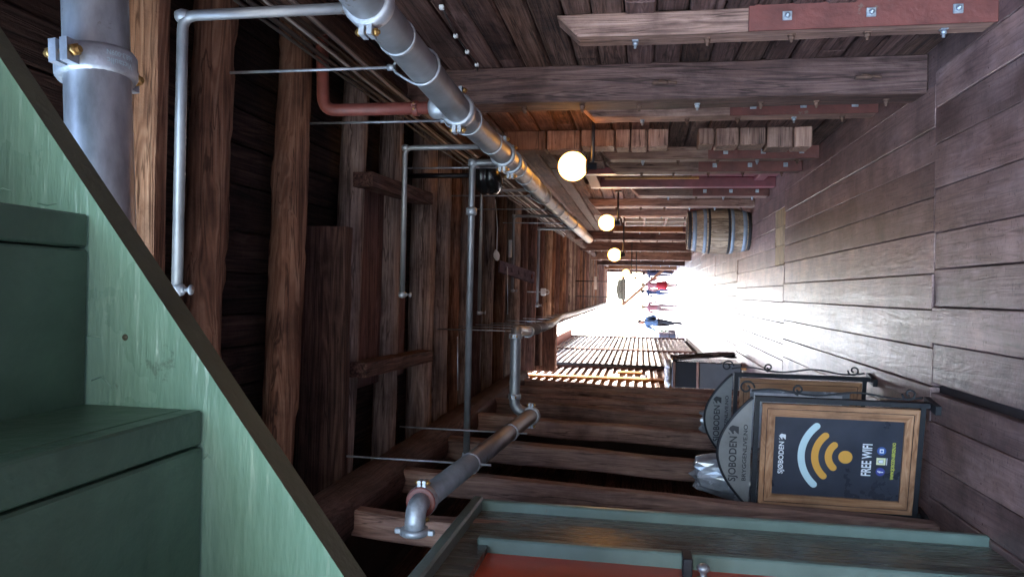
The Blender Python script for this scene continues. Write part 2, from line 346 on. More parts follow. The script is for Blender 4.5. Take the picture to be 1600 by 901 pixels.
# ================================================================ THE SETTING
MB().box((-400, -60, -.75), (400, 700, -.62)).build('ground', 'earth')['kind'] = 'structure'
MB().box((-60, 40.3, -.6), (60, 600, -.012)).build('quay', 'paving')['kind'] = 'structure'
# alley floor: planks laid lengthwise in runs of about 4.4 m, a cross joint between the runs
floor = thing('floor', (0, 10, 0), kind='structure')
MB().box((-6, -3, -.5), (3.4, 40.2, -.065)).build('subfloor', 'shell', floor)
RUNS = [-3.6, .25, 4.6, 9.12, 13.42, 17.4, 21.6, 25.4, 30.2, 35, 40.2]
for k in range(len(RUNS)-1):
    y0, y1 = RUNS[k], RUNS[k+1]; x = -1.62+rnd(.1); kink = rnd(.05)
    if k == 0: x -= 2.4
    while x < 1.5:
        wd = random.uniform(.19, .255); x1 = min(x+wd, 1.6)
        mt = 'deck'
        segs = [(y0+.005, y1-.005)]
        if k == 3 and .3 < x < .85: segs = [(y0+.62, y1-.008)]; plank('plank', 'deck_new', floor, (x+.004, y0+.01, -.05), (x1-.003, y0+.61, .001), 'x', .002, .004, 2)
        if k == 1 and -.78 < x < -.5: segs = [(y0+.008, y1-.008)]; x1 -= .05
        for (p, q) in segs:
            dz = rnd(.007)
            plank('plank', mt, floor, (x+.0025, p+rnd(.003), -.05+dz), (x1-.0025, q+rnd(.003), dz), 'y', .0018, .004, 7, y0 < 17)
        x = x1 + (.05 if k == 1 and -.78 < x < -.5 else 0)

# ================================================================ RIGHT BUILDING
WR = 1.45
rb = thing('timber_warehouse', (1.6, 10, 0), 'dark log warehouse wall with bolted posts, behind the oak barrel', 'building')
MB().box((1.52, -3, -.06), (7, 1.3, 7)).box((1.52, 1.3, -.06), (7, 40, 7)).build('core', 'shell', rb)
z = 0.0; bi = 0
while z < 3.6:
    hh = random.uniform(.15, .185); y = -1.2+random.uniform(0, 1)
    first = True
    while y < 39.9:
        L = random.uniform(3.2, 6.5); y1 = min(y+L, 40)
        # leave the doorway and the far window free
        for (p, q) in [(y, y1)]:
            parts = [(p, q)]
            for (h0, h1, zt, zb) in ((8.65, 9.9, 2.35, 0), (13.3, 15.9, 2.05, .75)):
                np_ = []
                for (s, e) in parts:
                    if z+hh <= zb or z >= zt or e <= h0 or s >= h1: np_.append((s, e)); continue
                    if s < h0: np_.append((s, h0))
                    if e > h1: np_.append((h1, e))
                parts = np_
            for (s, e) in parts:
                if e-s > .1: plank('board', random.choice(['wall_y', 'wall_y', 'wall_y', 'dark_y', 'dark_y']), rb, (WR+rnd(.008), s+.003, z+.004), (1.518, e-.003, z+hh-.004), 'y', .005, .012, 6)
        y = y1
    z += hh
def bolt(parent, p, ax_, sq=.035, plate='steel'):
    """square plate washer with nut, facing along ax_ ('-y' or '-x')"""
    p = V(p); mb = MB(); h = sq/2
    if ax_ == '-y':
        mb.bbox((p.x-h, p.y-.006, p.z-h), (p.x+h, p.y+.002, p.z+h), .002); mb.lathe(p+V((0, -.006, 0)), [(.013, 0), (.013, .014), (.007, .014), (.007, .024), (0, .024)], 6, V((0, -1, 0)))
    else:
        mb.bbox((p.x-.006, p.y-h, p.z-h), (p.x+.002, p.y+h, p.z+h), .002); mb.lathe(p+V((-.006, 0, 0)), [(.015, 0), (.015, .018), (.008, .018), (.008, .035), (0, .035)], 6, V((-1, 0, 0)))
    return mb.build('bolt', plate, parent)
def post(y0, y1, top, red=None, xf=1.33, mat='post_z', slant=.12, xb=1.452, nb=3):
    """bolted wall post: plain timber above, red painted strip with plate bolts below"""
    mb = MB(); mb.hexa([(xf, y0, 0), (xb, y0, 0), (xb, y1, 0), (xf, y1, 0), (xf, y0, top-slant), (xb, y0, top), (xb, y1, top), (xf, y1, top-slant)])
    bm = bmesh.new(); vv = [bm.verts.new(v) for v in mb.v]
    for f in mb.f: bm.faces.new([vv[i] for i in f])
    bmesh.ops.bevel(bm, geom=bm.edges[:], offset=.008, segments=1, affect='EDGES')
    bmesh.ops.subdivide_edges(bm, edges=[e for e in bm.edges if abs(e.verts[0].co.z-e.verts[1].co.z) > .5], cuts=9)
    for v in bm.verts: v.co += V((noise.noise(v.co*2.3)*.008, noise.noise(v.co*2.1+V((9, 0, 0)))*.008, 0))
    o = MB().addbm(bm).build('post', mat, rb)
    if red:
        st = MB().bbox((xf-.006, y0-.014, .004), (xb+.004, y0-.004+.006, red), .003).build('red_strip', 'red_strip', o)
        for i in range(nb): bolt(o, ((xf+xb)/2, y0-.0155, red*(.16+.34*i)), '-y', .045)
    z = .2
    while z < top-.2:
        bolt(o, (xf-.002, (y0+y1)/2, z+rnd(.03)), '-x', .035, random.choice(['steel', 'rust'])); z += .37
    return o
def ztop(px, py, X=1.33): return ax(px, py, X).z
post(3.86, 4.02, ztop(868, 62), ztop(1165, 58), mat='post_z')
post(4.73, 4.98, 3.42, None, 1.22, 'wall_z', .0)
post(5.66, 5.85, ztop(905, 192), ztop(1135, 190))
post(7.45, 7.65, ztop(935, 252), ztop(1105, 250))
post(8.22, 8.42, ztop(945, 268), ztop(1090, 270))
post(10.25, 10.5, ztop(985, 310), ztop(1080, 310))
post(11.5, 11.8, 2.5, None, mat='post_z'); post(12.95, 13.2, 2.45, .9, mat='post_z', nb=2)
post(16.2, 16.5, 2.4, .8, mat='new_z', nb=2); post(17.6, 17.9, 3.3, None, 1.25, 'wall_z', 0); post(19.2, 19.5, 2.6, .8, mat='post_z', nb=2); post(21.3, 21.6, 3.4, None, 1.2, 'wall_z', 0); post(23.6, 23.9, 2.6, .8, mat='new_z', nb=2); post(26, 26.3, 3.4, None, 1.15, 'post_z', 0); post(29.6, 29.95, 3.7, None, 1.1, 'wall_z', 0); post(33, 33.3, 2.6, .8, mat='post_z', nb=2); post(36.3, 36.7, 3.6, None, 1.15, 'new_z', 0); post(39.6, 39.95, 3.7, None, 1.1, 'wall_z', 0)
# projecting log ends of a cross wall, two stacks with a gap between them
zs = [ax(p, 225, 1.3).z for p in (780, 850, 905, 960, 985, 1012, 1046)]; zz = [ax(p, 225, 1.3).z for p in (1091, 1118, 1156, 1198, 1240, 1270)]
for L in (zs, zz):
    for a, b in zip(L[:-1], L[1:]):
        q = MB().bbox((1.29+rnd(.015), 6.62, b+.006), (1.452, 6.88+rnd(.01), a-.006), .01).build('log_end', 'post_x', rb)
# old iron hooks on the big post
for (zc) in (ax(1045, 120, 1.25).z, ax(1385, 115, 1.25).z):
    MB().tube(bent([(1.33, 4.728, zc), (1.31, 4.68, zc), (1.31, 4.68, zc+.09)], .015), .011, 7).tube([(1.31, 4.69, zc-.06), (1.33, 4.70, zc+.05)], .008, 6).build('hook', 'rust', rb)
# red doorway between posts
dr = MB().box((1.51, 8.66, 0), (1.525, 9.89, 2.3)).build('door', 'red_frame', rb)
for (y0, y1) in ((8.66, 8.80), (9.76, 9.90)): MB().bbox((1.38, y0, 0), (1.51, y1, 2.34), .008).build('door_jamb', 'red_frame', dr)
MB().bbox((1.38, 8.80, 2.2), (1.51, 9.76, 2.335), .008).build('door_head', 'red_strip', dr)
MB().box((1.498, 8.86, 1.05), (1.508, 9.22, 2.1)).box((1.498, 9.34, 1.05), (1.508, 9.70, 2.1)).build('pane', 'glass_dark', dr)
for y in (8.83, 9.23, 9.31, 9.71): MB().bbox((1.475, y-.02, .95), (1.507, y+.02, 2.15), .004).build('glazing_bar', 'white_frame' if y < 9.3 else 'ochre_z', dr)
MB().bbox((1.45, 8.85, .15), (1.508, 9.72, .28), .01).bbox((1.46, 9.27-.03, .3), (1.508, 9.27+.03, 2.1), .006).build('door_rail', 'red_frame', dr)
wn = MB().box((1.49, 13.3, .75), (1.505, 15.9, 2.05)).build('window', 'glass_dark', rb)
for y in (13.34, 14.2, 15.0, 15.86): MB().bbox((1.42, y-.05, .75), (1.49, y+.05, 2.05), .006).build('window_frame', 'white_frame', wn)
for z in (.78, 1.2, 1.62, 2.02): MB().bbox((1.43, 13.39, z-.03), (1.49, 15.81, z+.03), .006).build('glazing_bar', 'red_strip', wn)

# ================================================================ CEILING OVER THE ALLEY
CZ = 3.5
ceil = thing('timber_ceiling', (0, 8, CZ), 'dark timber ceiling of round logs and boards spanning the alley', 'ceiling')
MB().box((-1.5, 1.35, 3.72), (1.515, 13.8, 7)).box((-.62, 13.8, 3.72), (1.515, 39.5, 4.2)).build('sky_block', 'shell', ceil)  # unseen solid blocks added above the boards to keep out sun and sky
x = -1.5
while x < 1.5:
    wd = random.uniform(.17, .24); y = 1.35
    yend = 39.5 if x > -.64 else 13.8
    while y < yend:
        y1 = min(y+random.uniform(3, 6), yend)
        plank('deck_board', 'soot_shade_y', ceil, (x+.004, y+.004, 3.66+rnd(.006)), (min(x+wd, 1.51)-.004, y1-.004, 3.719), 'y', .004, .008, 4); y = y1
    x += wd
def cross(px_top, py_top, px_bot, py_bot, r, mat, sq=.8, z=CZ, xr=1.47, xl=-1.34, **k):
    a = az(px_top, py_top, z); b = az(px_bot, py_bot, z); d = (b-a)/(b.x-a.x)
    return log('joist', mat, ceil, a+d*(xr-a.x), a+d*(xl-a.x), r, sq, **k)
plank('joist', 'log_x', ceil, (-1.3, 2.42, 3.4), (1.47, 2.5, 3.655), 'x', .006, .008, 10)
cross(333, 60, 318, 480, .085, 'log_x', 1.0, rough=.15, seg=60)
cross(465, 60, 435, 650, .085, 'log_x', .85, rough=.14, seg=60)
plank('joist', 'dark_x', ceil, (-1.3, 4.02, 3.33), (.35, 4.13, 3.62), 'x', .006, .01, 8)
cross(556, 200, 530, 700, .082, 'grey_x', .75, rough=.06)
cross(612, 230, 600, 650, .085, 'grey_x', .75, rough=.06)
cross(664, 260, 655, 600, .105, 'grey_x', .7, rough=.05)
for px, r, mt in ((689, .09, 'grey_x'), (711, .06, 'log_x'), (727, .09, 'grey_x'), (745, .085, 'wall_x'), (764, .08, 'grey_x'), (783, .075, 'log_x'), (804, .1, 'grey_x'), (818, .08, 'wall_x'), (832, .09, 'wall_x'), (843, .1, 'wall_x')):
    cross(px, 330, px-5, 560, r, mt, .75, rough=.06, seg=20)
y = 14.6
while y < 39.3:
    log('joist', random.choice(['log_x', 'wall_x', 'grey_x']), ceil, (1.42, y, CZ), (-.64, y+rnd(.05), CZ), random.uniform(.08, .11), .75, .06, 12, 12); y += random.uniform(.5, .8)
# trimmer beams and boarded hatch between the joists
for (p, q) in (((567, 280), (664, 311)), ((557, 578), (664, 555))):
    a = az(*p, 3.37); b = az(*q, 3.37); MB().bar(a, b, .09, .13).build('trimmer', 'dark_y', ceil)
for k in range(5):
    y = 4.62+k*.22; plank('hatch_board', 'wall_x', ceil, (-.68, y, 3.52), (.72, y+.215, 3.55), 'x', .003, .006, 3)
# edge beam carrying the joist ends on the right, with the cables clipped beneath it
log('edge_beam', 'dark_y', ceil, (1.33, 1.6, 3.30), (1.33, 39.3, 3.30), .09, .7, .05, 14, 60)
log('edge_beam', 'wall_y', ceil, (-.6, 13.97, 3.42), (-.6, 39.4, 3.42), .09, .7, .05, 14, 40)
MB().bbox((-1.5, 13.72, 3.2), (-.52, 13.95, 3.71), .02).build('end_beam', 'wall_x', ceil)
# post and diagonal brace that hold up the far end of the overhang
a = ay(1046, 413, 38.5); b = ay(972, 477, 38.5)
MB().bar(b, a, .14, .14).build('brace', 'new_z', ceil)
MB().bar(ay(974, 405, 38.5), ay(974, 475, 38.5), .16, .16).build('tie_beam', 'new_x', ceil)

cab = thing('cable_bundle', (1.2, 6, 3.2), 'bundle of dark cables running along the ceiling edge beside the steel pipe', 'cables')
for k in range(7):
    x0 = 1.08+.03*k; pts = [(x0+.02*noise.noise(V((y*.8, k*3.1, 0))), y, 3.19-.012*(k % 3)+.02*noise.noise(V((y*.7, k*5.3, 2)))) for y in [1.6+.45*i for i in range(30)]]
    MB().tube(pts, .008+.004*(k % 2), 6).build('cable', 'cable_pale' if k in (2, 5) else 'cable', cab)

# ================================================================ LEFT BUILDING
lb = thing('left_warehouse', (-1.5, 6, 0), 'dark timber frame warehouse wall with open studs behind the poster signs', 'building')
MB().box((-6, 2.0, -.06), (-2.35, 9.7, 7)).box((-2.34, 2.0, 0), (-1.32, 2.1, 3.7)).box((-2.34, 9.6, 0), (-1.64, 9.7, 7)).box((-2.34, 2.1, 3.72), (-1.51, 9.6, 7)).build('core', 'shell', lb)  # includes an unseen end wall added to keep daylight out of the stud recess
z = 0
while z < 3.6:
    hh = random.uniform(.18, .24)
    plank('board', 'dark_y', lb, (-2.345, 2.11, z+.004), (-2.29+rnd(.008), 9.59, z+hh-.004), 'y', .005, .01, 5); z += hh
for (py, px) in ((812, 620), (769, 1000), (712, 1000), (669, 1000), (644, 1000), (628, 1000), (616, 1000), (607, 1000)):
    p = ax(px, py, -1.17); y = p.y; wd = random.uniform(.1, .13); e = rnd(.02)
    mb = MB(); mb.hexa([(-1.37, y, 0), (-1.24, y, 0), (-1.24+.01, y+wd, 0), (-1.37, y+wd, 0), (-1.27, y, 3.14), (-1.12+e, y, 3.14), (-1.12+e, y+wd, 3.14), (-1.27, y+wd, 3.14)])
    bm = bmesh.new(); vv = [bm.verts.new(v) for v in mb.v]
    for f in mb.f: bm.faces.new([vv[i] for i in f])
    bmesh.ops.bevel(bm, geom=bm.edges[:], offset=.014, segments=1, affect='EDGES')
    bmesh.ops.subdivide_edges(bm, edges=[e for e in bm.edges if abs(e.verts[0].co.z-e.verts[1].co.z) > .5], cuts=14)
    for v in bm.verts: v.co += V((noise.noise(v.co*1.6)*.02, noise.noise(v.co*1.7+V((9, 0, 0)))*.02, 0))
    MB().addbm(bm).build('stud', 'post_z', lb)
log('wall_plate', 'wall_y', lb, (-1.19, 2.2, 3.2), (-1.17, 9.6, 3.2), .13, .7, .07, 16, 50)
MB().bbox((-1.62, 9.3, 0), (-1.2, 9.69, 3.4), .02).build('corner_post', 'wall_z', lb)
# green door case with the red door
dc = MB().box((-1.30, 3.37, 0), (-1.165, 3.84, 2.46)).build('door_case', 'green_stain', lb)
MB().bbox((-1.3, 3.84, 0), (-1.115, 3.885, 2.5), .008).build('casing', 'green_trim', dc)
MB().bbox((-1.3, 3.32, 0), (-1.135, 3.37, 2.37), .008).build('casing', 'green_trim', dc)
MB().box((-1.30, 1.95, 2.32), (-1.165, 3.37, 2.46)).build('head_panel', 'green_stain', dc)
MB().bbox((-1.32, 1.9, 2.46), (-1.105, 3.89, 2.52), .01).build('cornice', 'green_trim', dc)
rd = MB().box((-1.26, 2.05, .01), (-1.20, 3.32, 2.32)).build('red_door', 'red_door', lb)
MB().bbox((-1.2, 2.2, 1.2), (-1.185, 3.0, 1.25), .004).bbox((-1.2, 2.2, 2.1), (-1.185, 3.0, 2.15), .004).bbox((-1.2, 2.95, 1.25), (-1.185, 3.0, 2.1), .004).build('moulding', 'red_door', rd)
p = ax(1073, 882, -1.17)
MB().bbox((-1.205, 3.22, p.z-.02), (-1.12, 3.34, p.z+.02), .004).build('latch', 'iron', rd)
p = ax(1098, 892, -1.17)
MB().lathe((-1.2, 3.2, p.z), [(.028, 0), (.028, .012), (.014, .016), (.014, .035), (.026, .045), (.028, .06), (.016, .07), (0, .07)], 14, V((1, 0, 0))).build('knob', 'galv', rd)

# ================================================================ FURTHER BUILDINGS
def sided(name, label, x, y0, y1, ztop_, mat, trims):
    t = thing(name, (x-1, (y0+y1)/2, 0), label, 'building')
    MB().box((x-5, y0, -.06), (x-.03, y1, ztop_)).build('core', 'shell', t)
    z = .1
    while z < ztop_-.1:
        MB().hexa([(x-.03, y0, z), (x+.04, y0, z), (x+.04, y1, z), (x-.03, y1, z), (x-.03, y0, z+.155), (x-.012, y0, z+.155), (x-.012, y1, z+.155), (x-.03, y1, z+.155)]).build('siding_board', mat, t); z += .15
    for (a, b, z0, z1, mt) in trims: MB().bbox((x-.01, a, z0), (x+.07, b, z1), .008).build('trim_board', mt, t)
    return t
f1 = sided('sided_house', 'brown weatherboarded house with ochre corner trim behind the black cabinet', -1.66, 12.2, 16.2, 4.9, 'side_y', [(13.9, 14.2, 0, 4.9, 'ochre_z'), (15.0, 15.3, 1.6, 2.1, 'ochre_z'), (16.0, 16.22, 0, 5.2, 'dark_z'), (12.2, 12.4, 0, 5.2, 'dark_z')])
MB().bbox((-1.68, 14.5, 1.5), (-1.63, 15.0, 2.2), .005).build('window', 'glass_dark', f1)
MB().bar((-1.65, 12.1, 5.25), (-1.65, 16.3, 5.25), .5, .12).build('eave', 'roof_red', f1)
MB().tube([(-1.58, 16.05, 0), (-1.58, 16.05, 5.2)], .05, 8).build('drainpipe', 'iron', f1)
f2 = sided('pale_house', 'pale weatherboarded house beyond the brown one, towards the open quay', -1.75, 17.3, 29, 4.3, 'sidew_y', [(17.3, 17.5, 0, 4.3, 'white_frame'), (22.25, 22.5, 0, 4.3, 'post_z'), (28.75, 29.02, 0, 4.3, 'post_z')])
MB().bar((-1.7, 17.2, 4.36), (-1.7, 29.1, 4.36), .5, .12).build('eave', 'roof_red', f2)

# ================================================================ STAIR OVER THE CAMERA
DS = 1.15
stair = thing('green_staircase', (-.3, .7, 2.2), 'green painted wooden stair crossing overhead, seen from below', 'staircase')
pB = ay(320, 640, DS); pA = ay(135, 640, DS); pA2 = ay(135, 345, DS)
rise = pA.z-pB.z; run = pA2.x-pA.x
e0 = ay(0, 90, DS); e1 = ay(538, 901, DS); sl_ = (e0.z-e1.z)/(e0.x-e1.x)
def edge_z(x): return e1.z+sl_*(x-e1.x)
xl, xr = -4.2, 1.44
def fS(u, v, w): return V((u, DS+w, v))
tall = .62
xl = e1.x - (e1.z-.05)/sl_
poly = [(xl, edge_z(xl)), (xr, edge_z(xr)), (xr, edge_z(xr)+tall), (xl, edge_z(xl)+tall)]
so_ = MB().prism(poly, fS, .06); so_.m = [0]*len(so_.m); 
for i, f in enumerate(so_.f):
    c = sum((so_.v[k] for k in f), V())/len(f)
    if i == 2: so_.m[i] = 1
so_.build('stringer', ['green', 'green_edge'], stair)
for i in range(26):
    u = random.uniform(-.5, .8); v = edge_z(u)+random.uniform(.04, .3); p = V((u, DS-.0005, v))
    if i < 9: MB().lathe(p, [(.006, 0), (.005, .0015), (0, .002)], 8, V((0, -1, 0))).build('nail_head', 'green_edge', stair)
    else: L = random.uniform(.01, .05); MB().tube([p, p+V((rnd(.012), 0, -L*.5)), p+V((rnd(.015), 0, -L))], [.0012, .0022, .0008], 6).build('paint_drip', 'green', stair)
k0 = -int((pB.z-.2)/rise)
for k in range(k0, 4):
    # tread k: underside at height zB + k*rise, from its riser at left to the next riser
    x0 = pB.x-run+k*run+ (pA.x-pB.x)*0; zt = pB.z+k*rise
    x1 = x0+run
    if x1 > 1.4: x1 = 1.4
    if x0 > 1.3: break
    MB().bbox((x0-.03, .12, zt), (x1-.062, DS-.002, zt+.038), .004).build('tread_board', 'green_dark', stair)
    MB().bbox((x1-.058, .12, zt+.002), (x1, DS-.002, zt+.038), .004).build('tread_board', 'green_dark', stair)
    MB().box((x1-.1, .12, zt+.0385), (x1-.026, DS-.003, zt+.056)).build('light_stop', 'green_dark', stair)  # hidden strip added over the board joint to stop sky light leaking through
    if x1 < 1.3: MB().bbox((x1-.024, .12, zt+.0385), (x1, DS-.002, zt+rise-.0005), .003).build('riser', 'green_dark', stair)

# ================================================================ PIPES
def coupling(parent, p, d, r, mat='cast'):
    """grooved pipe clamp: ribbed ring in two halves with bolt lugs"""
    p = V(p); d = V(d).normalized(); up = V((0, 0, 1)) if abs(d.z) < .8 else V((1, 0, 0)); s = d.cross(up).normalized(); u = s.cross(d)
    w_ = r*.46; mb = MB()
    mb.lathe(p-d*w_, [(r*1.01, 0), (r*1.16, 0), (r*1.24, w_*.3), (r*1.24, w_*1.7), (r*1.16, w_*2), (r*1.01, w_*2)], 28, d)
    for sg in (-1, 1):
        c = p+s*sg*r*1.42
        for h in (-1, 1): mb.add(*_blk(c+u*h*r*.2, s*r*.26, u*r*.13, d*w_*.8))
    o = mb.build('coupling', mat, parent)
    for sg in (-1, 1):
        c = p+s*sg*r*1.46
        q = MB(); q.tube([c-u*r*.62, c+u*r*.62], r*.11, 8); q.lathe(c+u*r*.34, [(r*.2, 0), (r*.2, r*.17), (0, r*.17)], 6, u); q.lathe(c-u*r*.34, [(r*.2, 0), (r*.2, r*.17), (0, r*.17)], 6, -u)
        q.build('bolt', 'brass', o)
    return o
def _blk(c, a, b, d):
    return [c-a-b-d, c+a-b-d, c+a+b-d, c-a+b-d, c-a-b+d, c+a-b+d, c+a+b+d, c-a+b+d], [(0,3,2,1),(4,5,6,7),(0,1,5,4),(1,2,6,5),(2,3,7,6),(3,0,4,7)]
def ringband(mb, p, d, r, w_=.02):
    mb.lathe(V(p)-V(d)*w_/2, [(r*1.0, 0), (r*1.07, 0), (r*1.07, w_), (r*1.0, w_)], 20, V(d))
def elbow(mb, p, r):
    mb.lathe(V(p)-V((0, 0, r*1.3)), [(0, 0), (r*1.1, r*.2), (r*1.35, r*1.3), (r*1.1, r*2.4), (0, r*2.6)], 12)
# wide steel pipe across the top
D1 = 1.85
bp_ = thing('wide_steel_pipe', ay(150, 100, D1), 'wide galvanised steel pipe with bolted clamp, above the green stair', 'pipe')
a = ay(149, 0, D1); b = ay(158, 300, D1*.985); d = (b-a).normalized(); PR = 53*D1/F
a0 = a-d*(1.4-a.x)/(-d.x)*-1 if False else a+d*((1.46-a.x)/d.x); b0 = a+d*((-1.9-a.x)/d.x)
MB().tube([a0, a, b, b0], PR, 36).build('pipe', 'galv', bp_)
pc = ay(151, 106, D1)
cp = coupling(bp_, pc, d, PR)
# raised maker's lettering cast on the clamp, running up round the pipe
tc_ = C0-pc; tc_ = (tc_-d*tc_.dot(d)).normalized(); dn = d.cross(tc_)
if dn.z > 0: dn = -dn
def on_clamp(u, v, w_):
    ph = R(34)-u/(PR*1.24); return pc+d*(-v if d.x > 0 else v)+(tc_*math.cos(ph)+dn*math.sin(ph))*(PR*1.24+.0022)
text('lettering', 'Victaulic', 'w_pale', cp, on_clamp, .075, .017, 0, .013)
text('lettering', '168.3-009N', 'w_pale', cp, on_clamp, .075, .015, 0, -.011)
# far main along the right wall
rm = thing('steel_main_pipe', (.93, 4, 2.55), 'long steel sprinkler main with branches, beside the right log wall', 'pipe')
MZ = 2.56
mpts = [az(572, 0, MZ), az(722, 180, MZ), az(795, 250, MZ), az(850, 307, MZ-.01), V((.885, 10, MZ-.01)), V((.90, 12.6, MZ-.02))]
mpts.insert(0, mpts[0]+(mpts[0]-mpts[1]).normalized()*1.0)
PR2 = .068
MB().tube(mpts, PR2, 28).build('pipe', 'galv_pipe', rm)
def onmain(y):
    for a, b in zip(mpts[:-1], mpts[1:]):
        if a.y <= y <= b.y: return a.lerp(b, (y-a.y)/(b.y-a.y)), (b-a).normalized()
for y in (2.33, 3.55, 4.75, 5.05): p, d = onmain(y); coupling(rm, p, d, PR2)
for y in (2.62, 4.35, 5.6, 6.0, 6.45, 7.3, 8.4, 9.6, 11, 12.4):
    p, d = onmain(y); mb = MB(); ringband(mb, p, d, PR2, .016); mb.build('ring', 'cast', rm)
def hanger(y, ztop=3.45, parent=rm, mat='steel'):
    p, d = onmain(y); mb = MB(); n = 20
    u = V((0, 0, 1)); s = V((1, 0, 0))
    loop = [p+V((math.sin(2*math.pi*k/n)*PR2*1.12, 0, math.cos(2*math.pi*k/n)*PR2*1.12+(.05*max(0, math.cos(2*math.pi*k/n))**6))) for k in range(n)]
    mb.tube(loop, .006, 6, closed=True); mb.tube([p+u*(PR2*1.12+.05), V((p.x, p.y, ztop))], .0065, 6); mb.lathe(p+u*(PR2*1.12+.04), [(.014, 0), (.014, .03), (0, .03)], 6)
    mb.build('hanger', mat, parent)
for y in (2.93, 3.75, 5.25, 6.7, 7.85, 9.5): hanger(y)
# branches: up from the main, then across under the joists
def branch(pm, pe, pend, r, mat='galv_pipe', drop=.03, tee=True):
    mb = MB(); mb.tube([pm, pe, pend], r, 12) if False else mb.tube(bent([pm, pe, pend], .05), r, 12)
    o = mb.build('branch_pipe', mat, rm)
    for p in (pe, pend):
        q = MB(); elbow(q, p, r); q.build('elbow', 'cast', o)
    if drop:
        q = MB(); q.tube([pend, pend-V((0, 0, drop))], r*.7, 8); q.lathe(pend-V((0, 0, drop+.03)), [(0, 0), (.018, .004), (.018, .008), (.006, .012), (.006, .03)], 12); q.build('sprinkler_head', 'cast', o)
    return o
p, d = onmain(2.36); pe = ay(286, 20, p.y); pend = ay(272, 452, p.y); branch(p, V((p.x, p.y, pe.z)), V((pend.x, p.y, pe.z)), .019)
p, d = onmain(4.48); pe = ay(633, 240, p.y); pend = ay(628, 460, p.y); branch(p, V((p.x, p.y, pe.z)), V((pend.x, p.y, pe.z)), .017)
p, d = onmain(5.06); pe = ay(738, 262, p.y); pend = ay(727, 712, p.y); br3 = branch(p, V((p.x, p.y, pe.z)), V((pend.x, p.y, pe.z)), .024, drop=0)
c = V((.55, p.y, pe.z)); coupling(br3, c, (1, 0, 0), .024, 'cast') if False else MB().lathe(c-V((.03, 0, 0)), [(.024, 0), (.04, .01), (.04, .05), (.024, .06)], 12, V((1, 0, 0))).build('union', 'cast', rm)
p, d = onmain(6.35); branch(p, V((p.x, p.y, 3.05)), V((-.2, p.y, 3.05)), .015, 'zinc_sheet')
p, d = onmain(8.6); branch(p, V((p.x, p.y, 3.15)), V((.0, p.y, 3.15)), .017)
p, d = onmain(10.4); branch(p, V((p.x, p.y, 3.1)), V((-.2, p.y, 3.1)), .02)
# red painted riser
p, d = onmain(3.5); t0 = ay(505, 190, p.y); pz = V((p.x, p.y, t0.z))
o = MB().tube(bent([p+V((0, 0, .06)), pz, pz+V((.42, 0, .02))], .07), .031, 16).build('red_riser', 'red_pipe', rm)
coupling(rm, p+V((0, 0, .2)), (0, 0, 1), .031, 'red_pipe'); MB().lathe(p+V((0, 0, .05)), [(.05, 0), (.055, .02), (.055, .06), (.04, .08)], 16).build('outlet', 'cast', rm)
# left main
lm = thing('left_steel_pipe', (-.95, 5, 2.6), 'stepped steel sprinkler pipe beside the open stud wall', 'pipe')
q0 = ax(660, 775, -.95); q1 = ax(828, 647, -.95); LZ = (q0.z+q1.z)/2
P1 = V((-.97, q0.y, q0.z)); P2 = V((-.97, q1.y, q1.z))
P0 = P1+V((.0, -.1, -.02)); 
MB().tube([P1, P2+V((0, .1, 0))], .057, 24).build('pipe', 'galv_pipe', lm)
MB().tube(bent([P1, P1+V((0, -.1, 0)), P1+V((-.1, -.11, .0))], .06), .046, 18).build('elbow', 'cast', lm)
e = P1+V((-.09, -.11, 0)); MB().lathe(e, [(.046, 0), (.06, 0), (.066, .008), (.066, .024), (.058, .03), (0, .03)], 20, V((-1, 0, 0))).bbox(e+V((-.028, -.012, .06)), e+V((-.004, .012, .09)), .004).bbox(e+V((-.028, -.012, -.09)), e+V((-.004, .012, -.06)), .004).build('flange', 'cast', lm)
coupling(lm, P1+V((0, .0, 0)), (0, 1, 0), .057); MB().lathe(P1+V((0, -.03, 0)), [(.06, 0), (.069, 0), (.069, .02), (.06, .02)], 20, V((0, 1, 0))).build('gasket', 'red_pipe', lm)
coupling(lm, P2+V((0, .06, 0)), (0, 1, 0), .057)
for t in (.32, .72):
    pp = P1.lerp(P2, t); mb = MB(); ringband(mb, pp, V((0, 1, 0)), .057, .014); mb.tube([pp-V((.0, 0, .06)), pp-V((0, 0, .12))], .007, 6); mb.tube([pp+V((0, 0, .06)), V((pp.x, pp.y, 3.3))], .006, 6); mb.build('hanger', 'steel', lm)
pc_ = ay(803, 640, P2.y+.1); pd = ay(803, 515, P2.y+.1)
A = V((-.97, P2.y+.1, P2.z)); B = V((pd.x, P2.y+.1, P2.z+.14)); A2 = V((-.93, P2.y+.1, P2.z+.14))
MB().tube(bent([A, A2, B, V((B.x-.05, B.y+.7, B.z+.01))], .07), .042, 18).build('pipe', 'galv_pipe', lm)
coupling(lm, A2.lerp(B, .16), (1, 0, 0), .042); coupling(lm, A2.lerp(B, .92), (1, 0, 0), .042)
E0 = V((B.x-.05, B.y+.7, B.z+.01)); fp = [E0, V((-.4, 9, 2.74)), V((-.45, 13.5, 3.1)), V((-.5, 18, 3.2)), V((-.5, 39.3, 3.22))]
MB().tube(fp, .05, 18).build('pipe', 'galv_pipe', lm)
for i in range(14):
    t = i/13*3.95; k = int(t); pp = fp[k].lerp(fp[k+1], t-k); mb = MB(); ringband(mb, pp, (fp[k+1]-fp[k]).normalized(), .05, .03); mb.tube([pp, V((pp.x, pp.y, 3.45))], .006, 6); mb.build('hanger', 'cast', lm)
for (yy, xa, zz_) in ((5.35, -.75, 2.98), (6.1, -.2, 2.75)):
    MB().tube([(xa, yy, zz_), (xa+.4, yy, zz_+.01)], .004, 6).build('stay_rod', 'steel', lm)

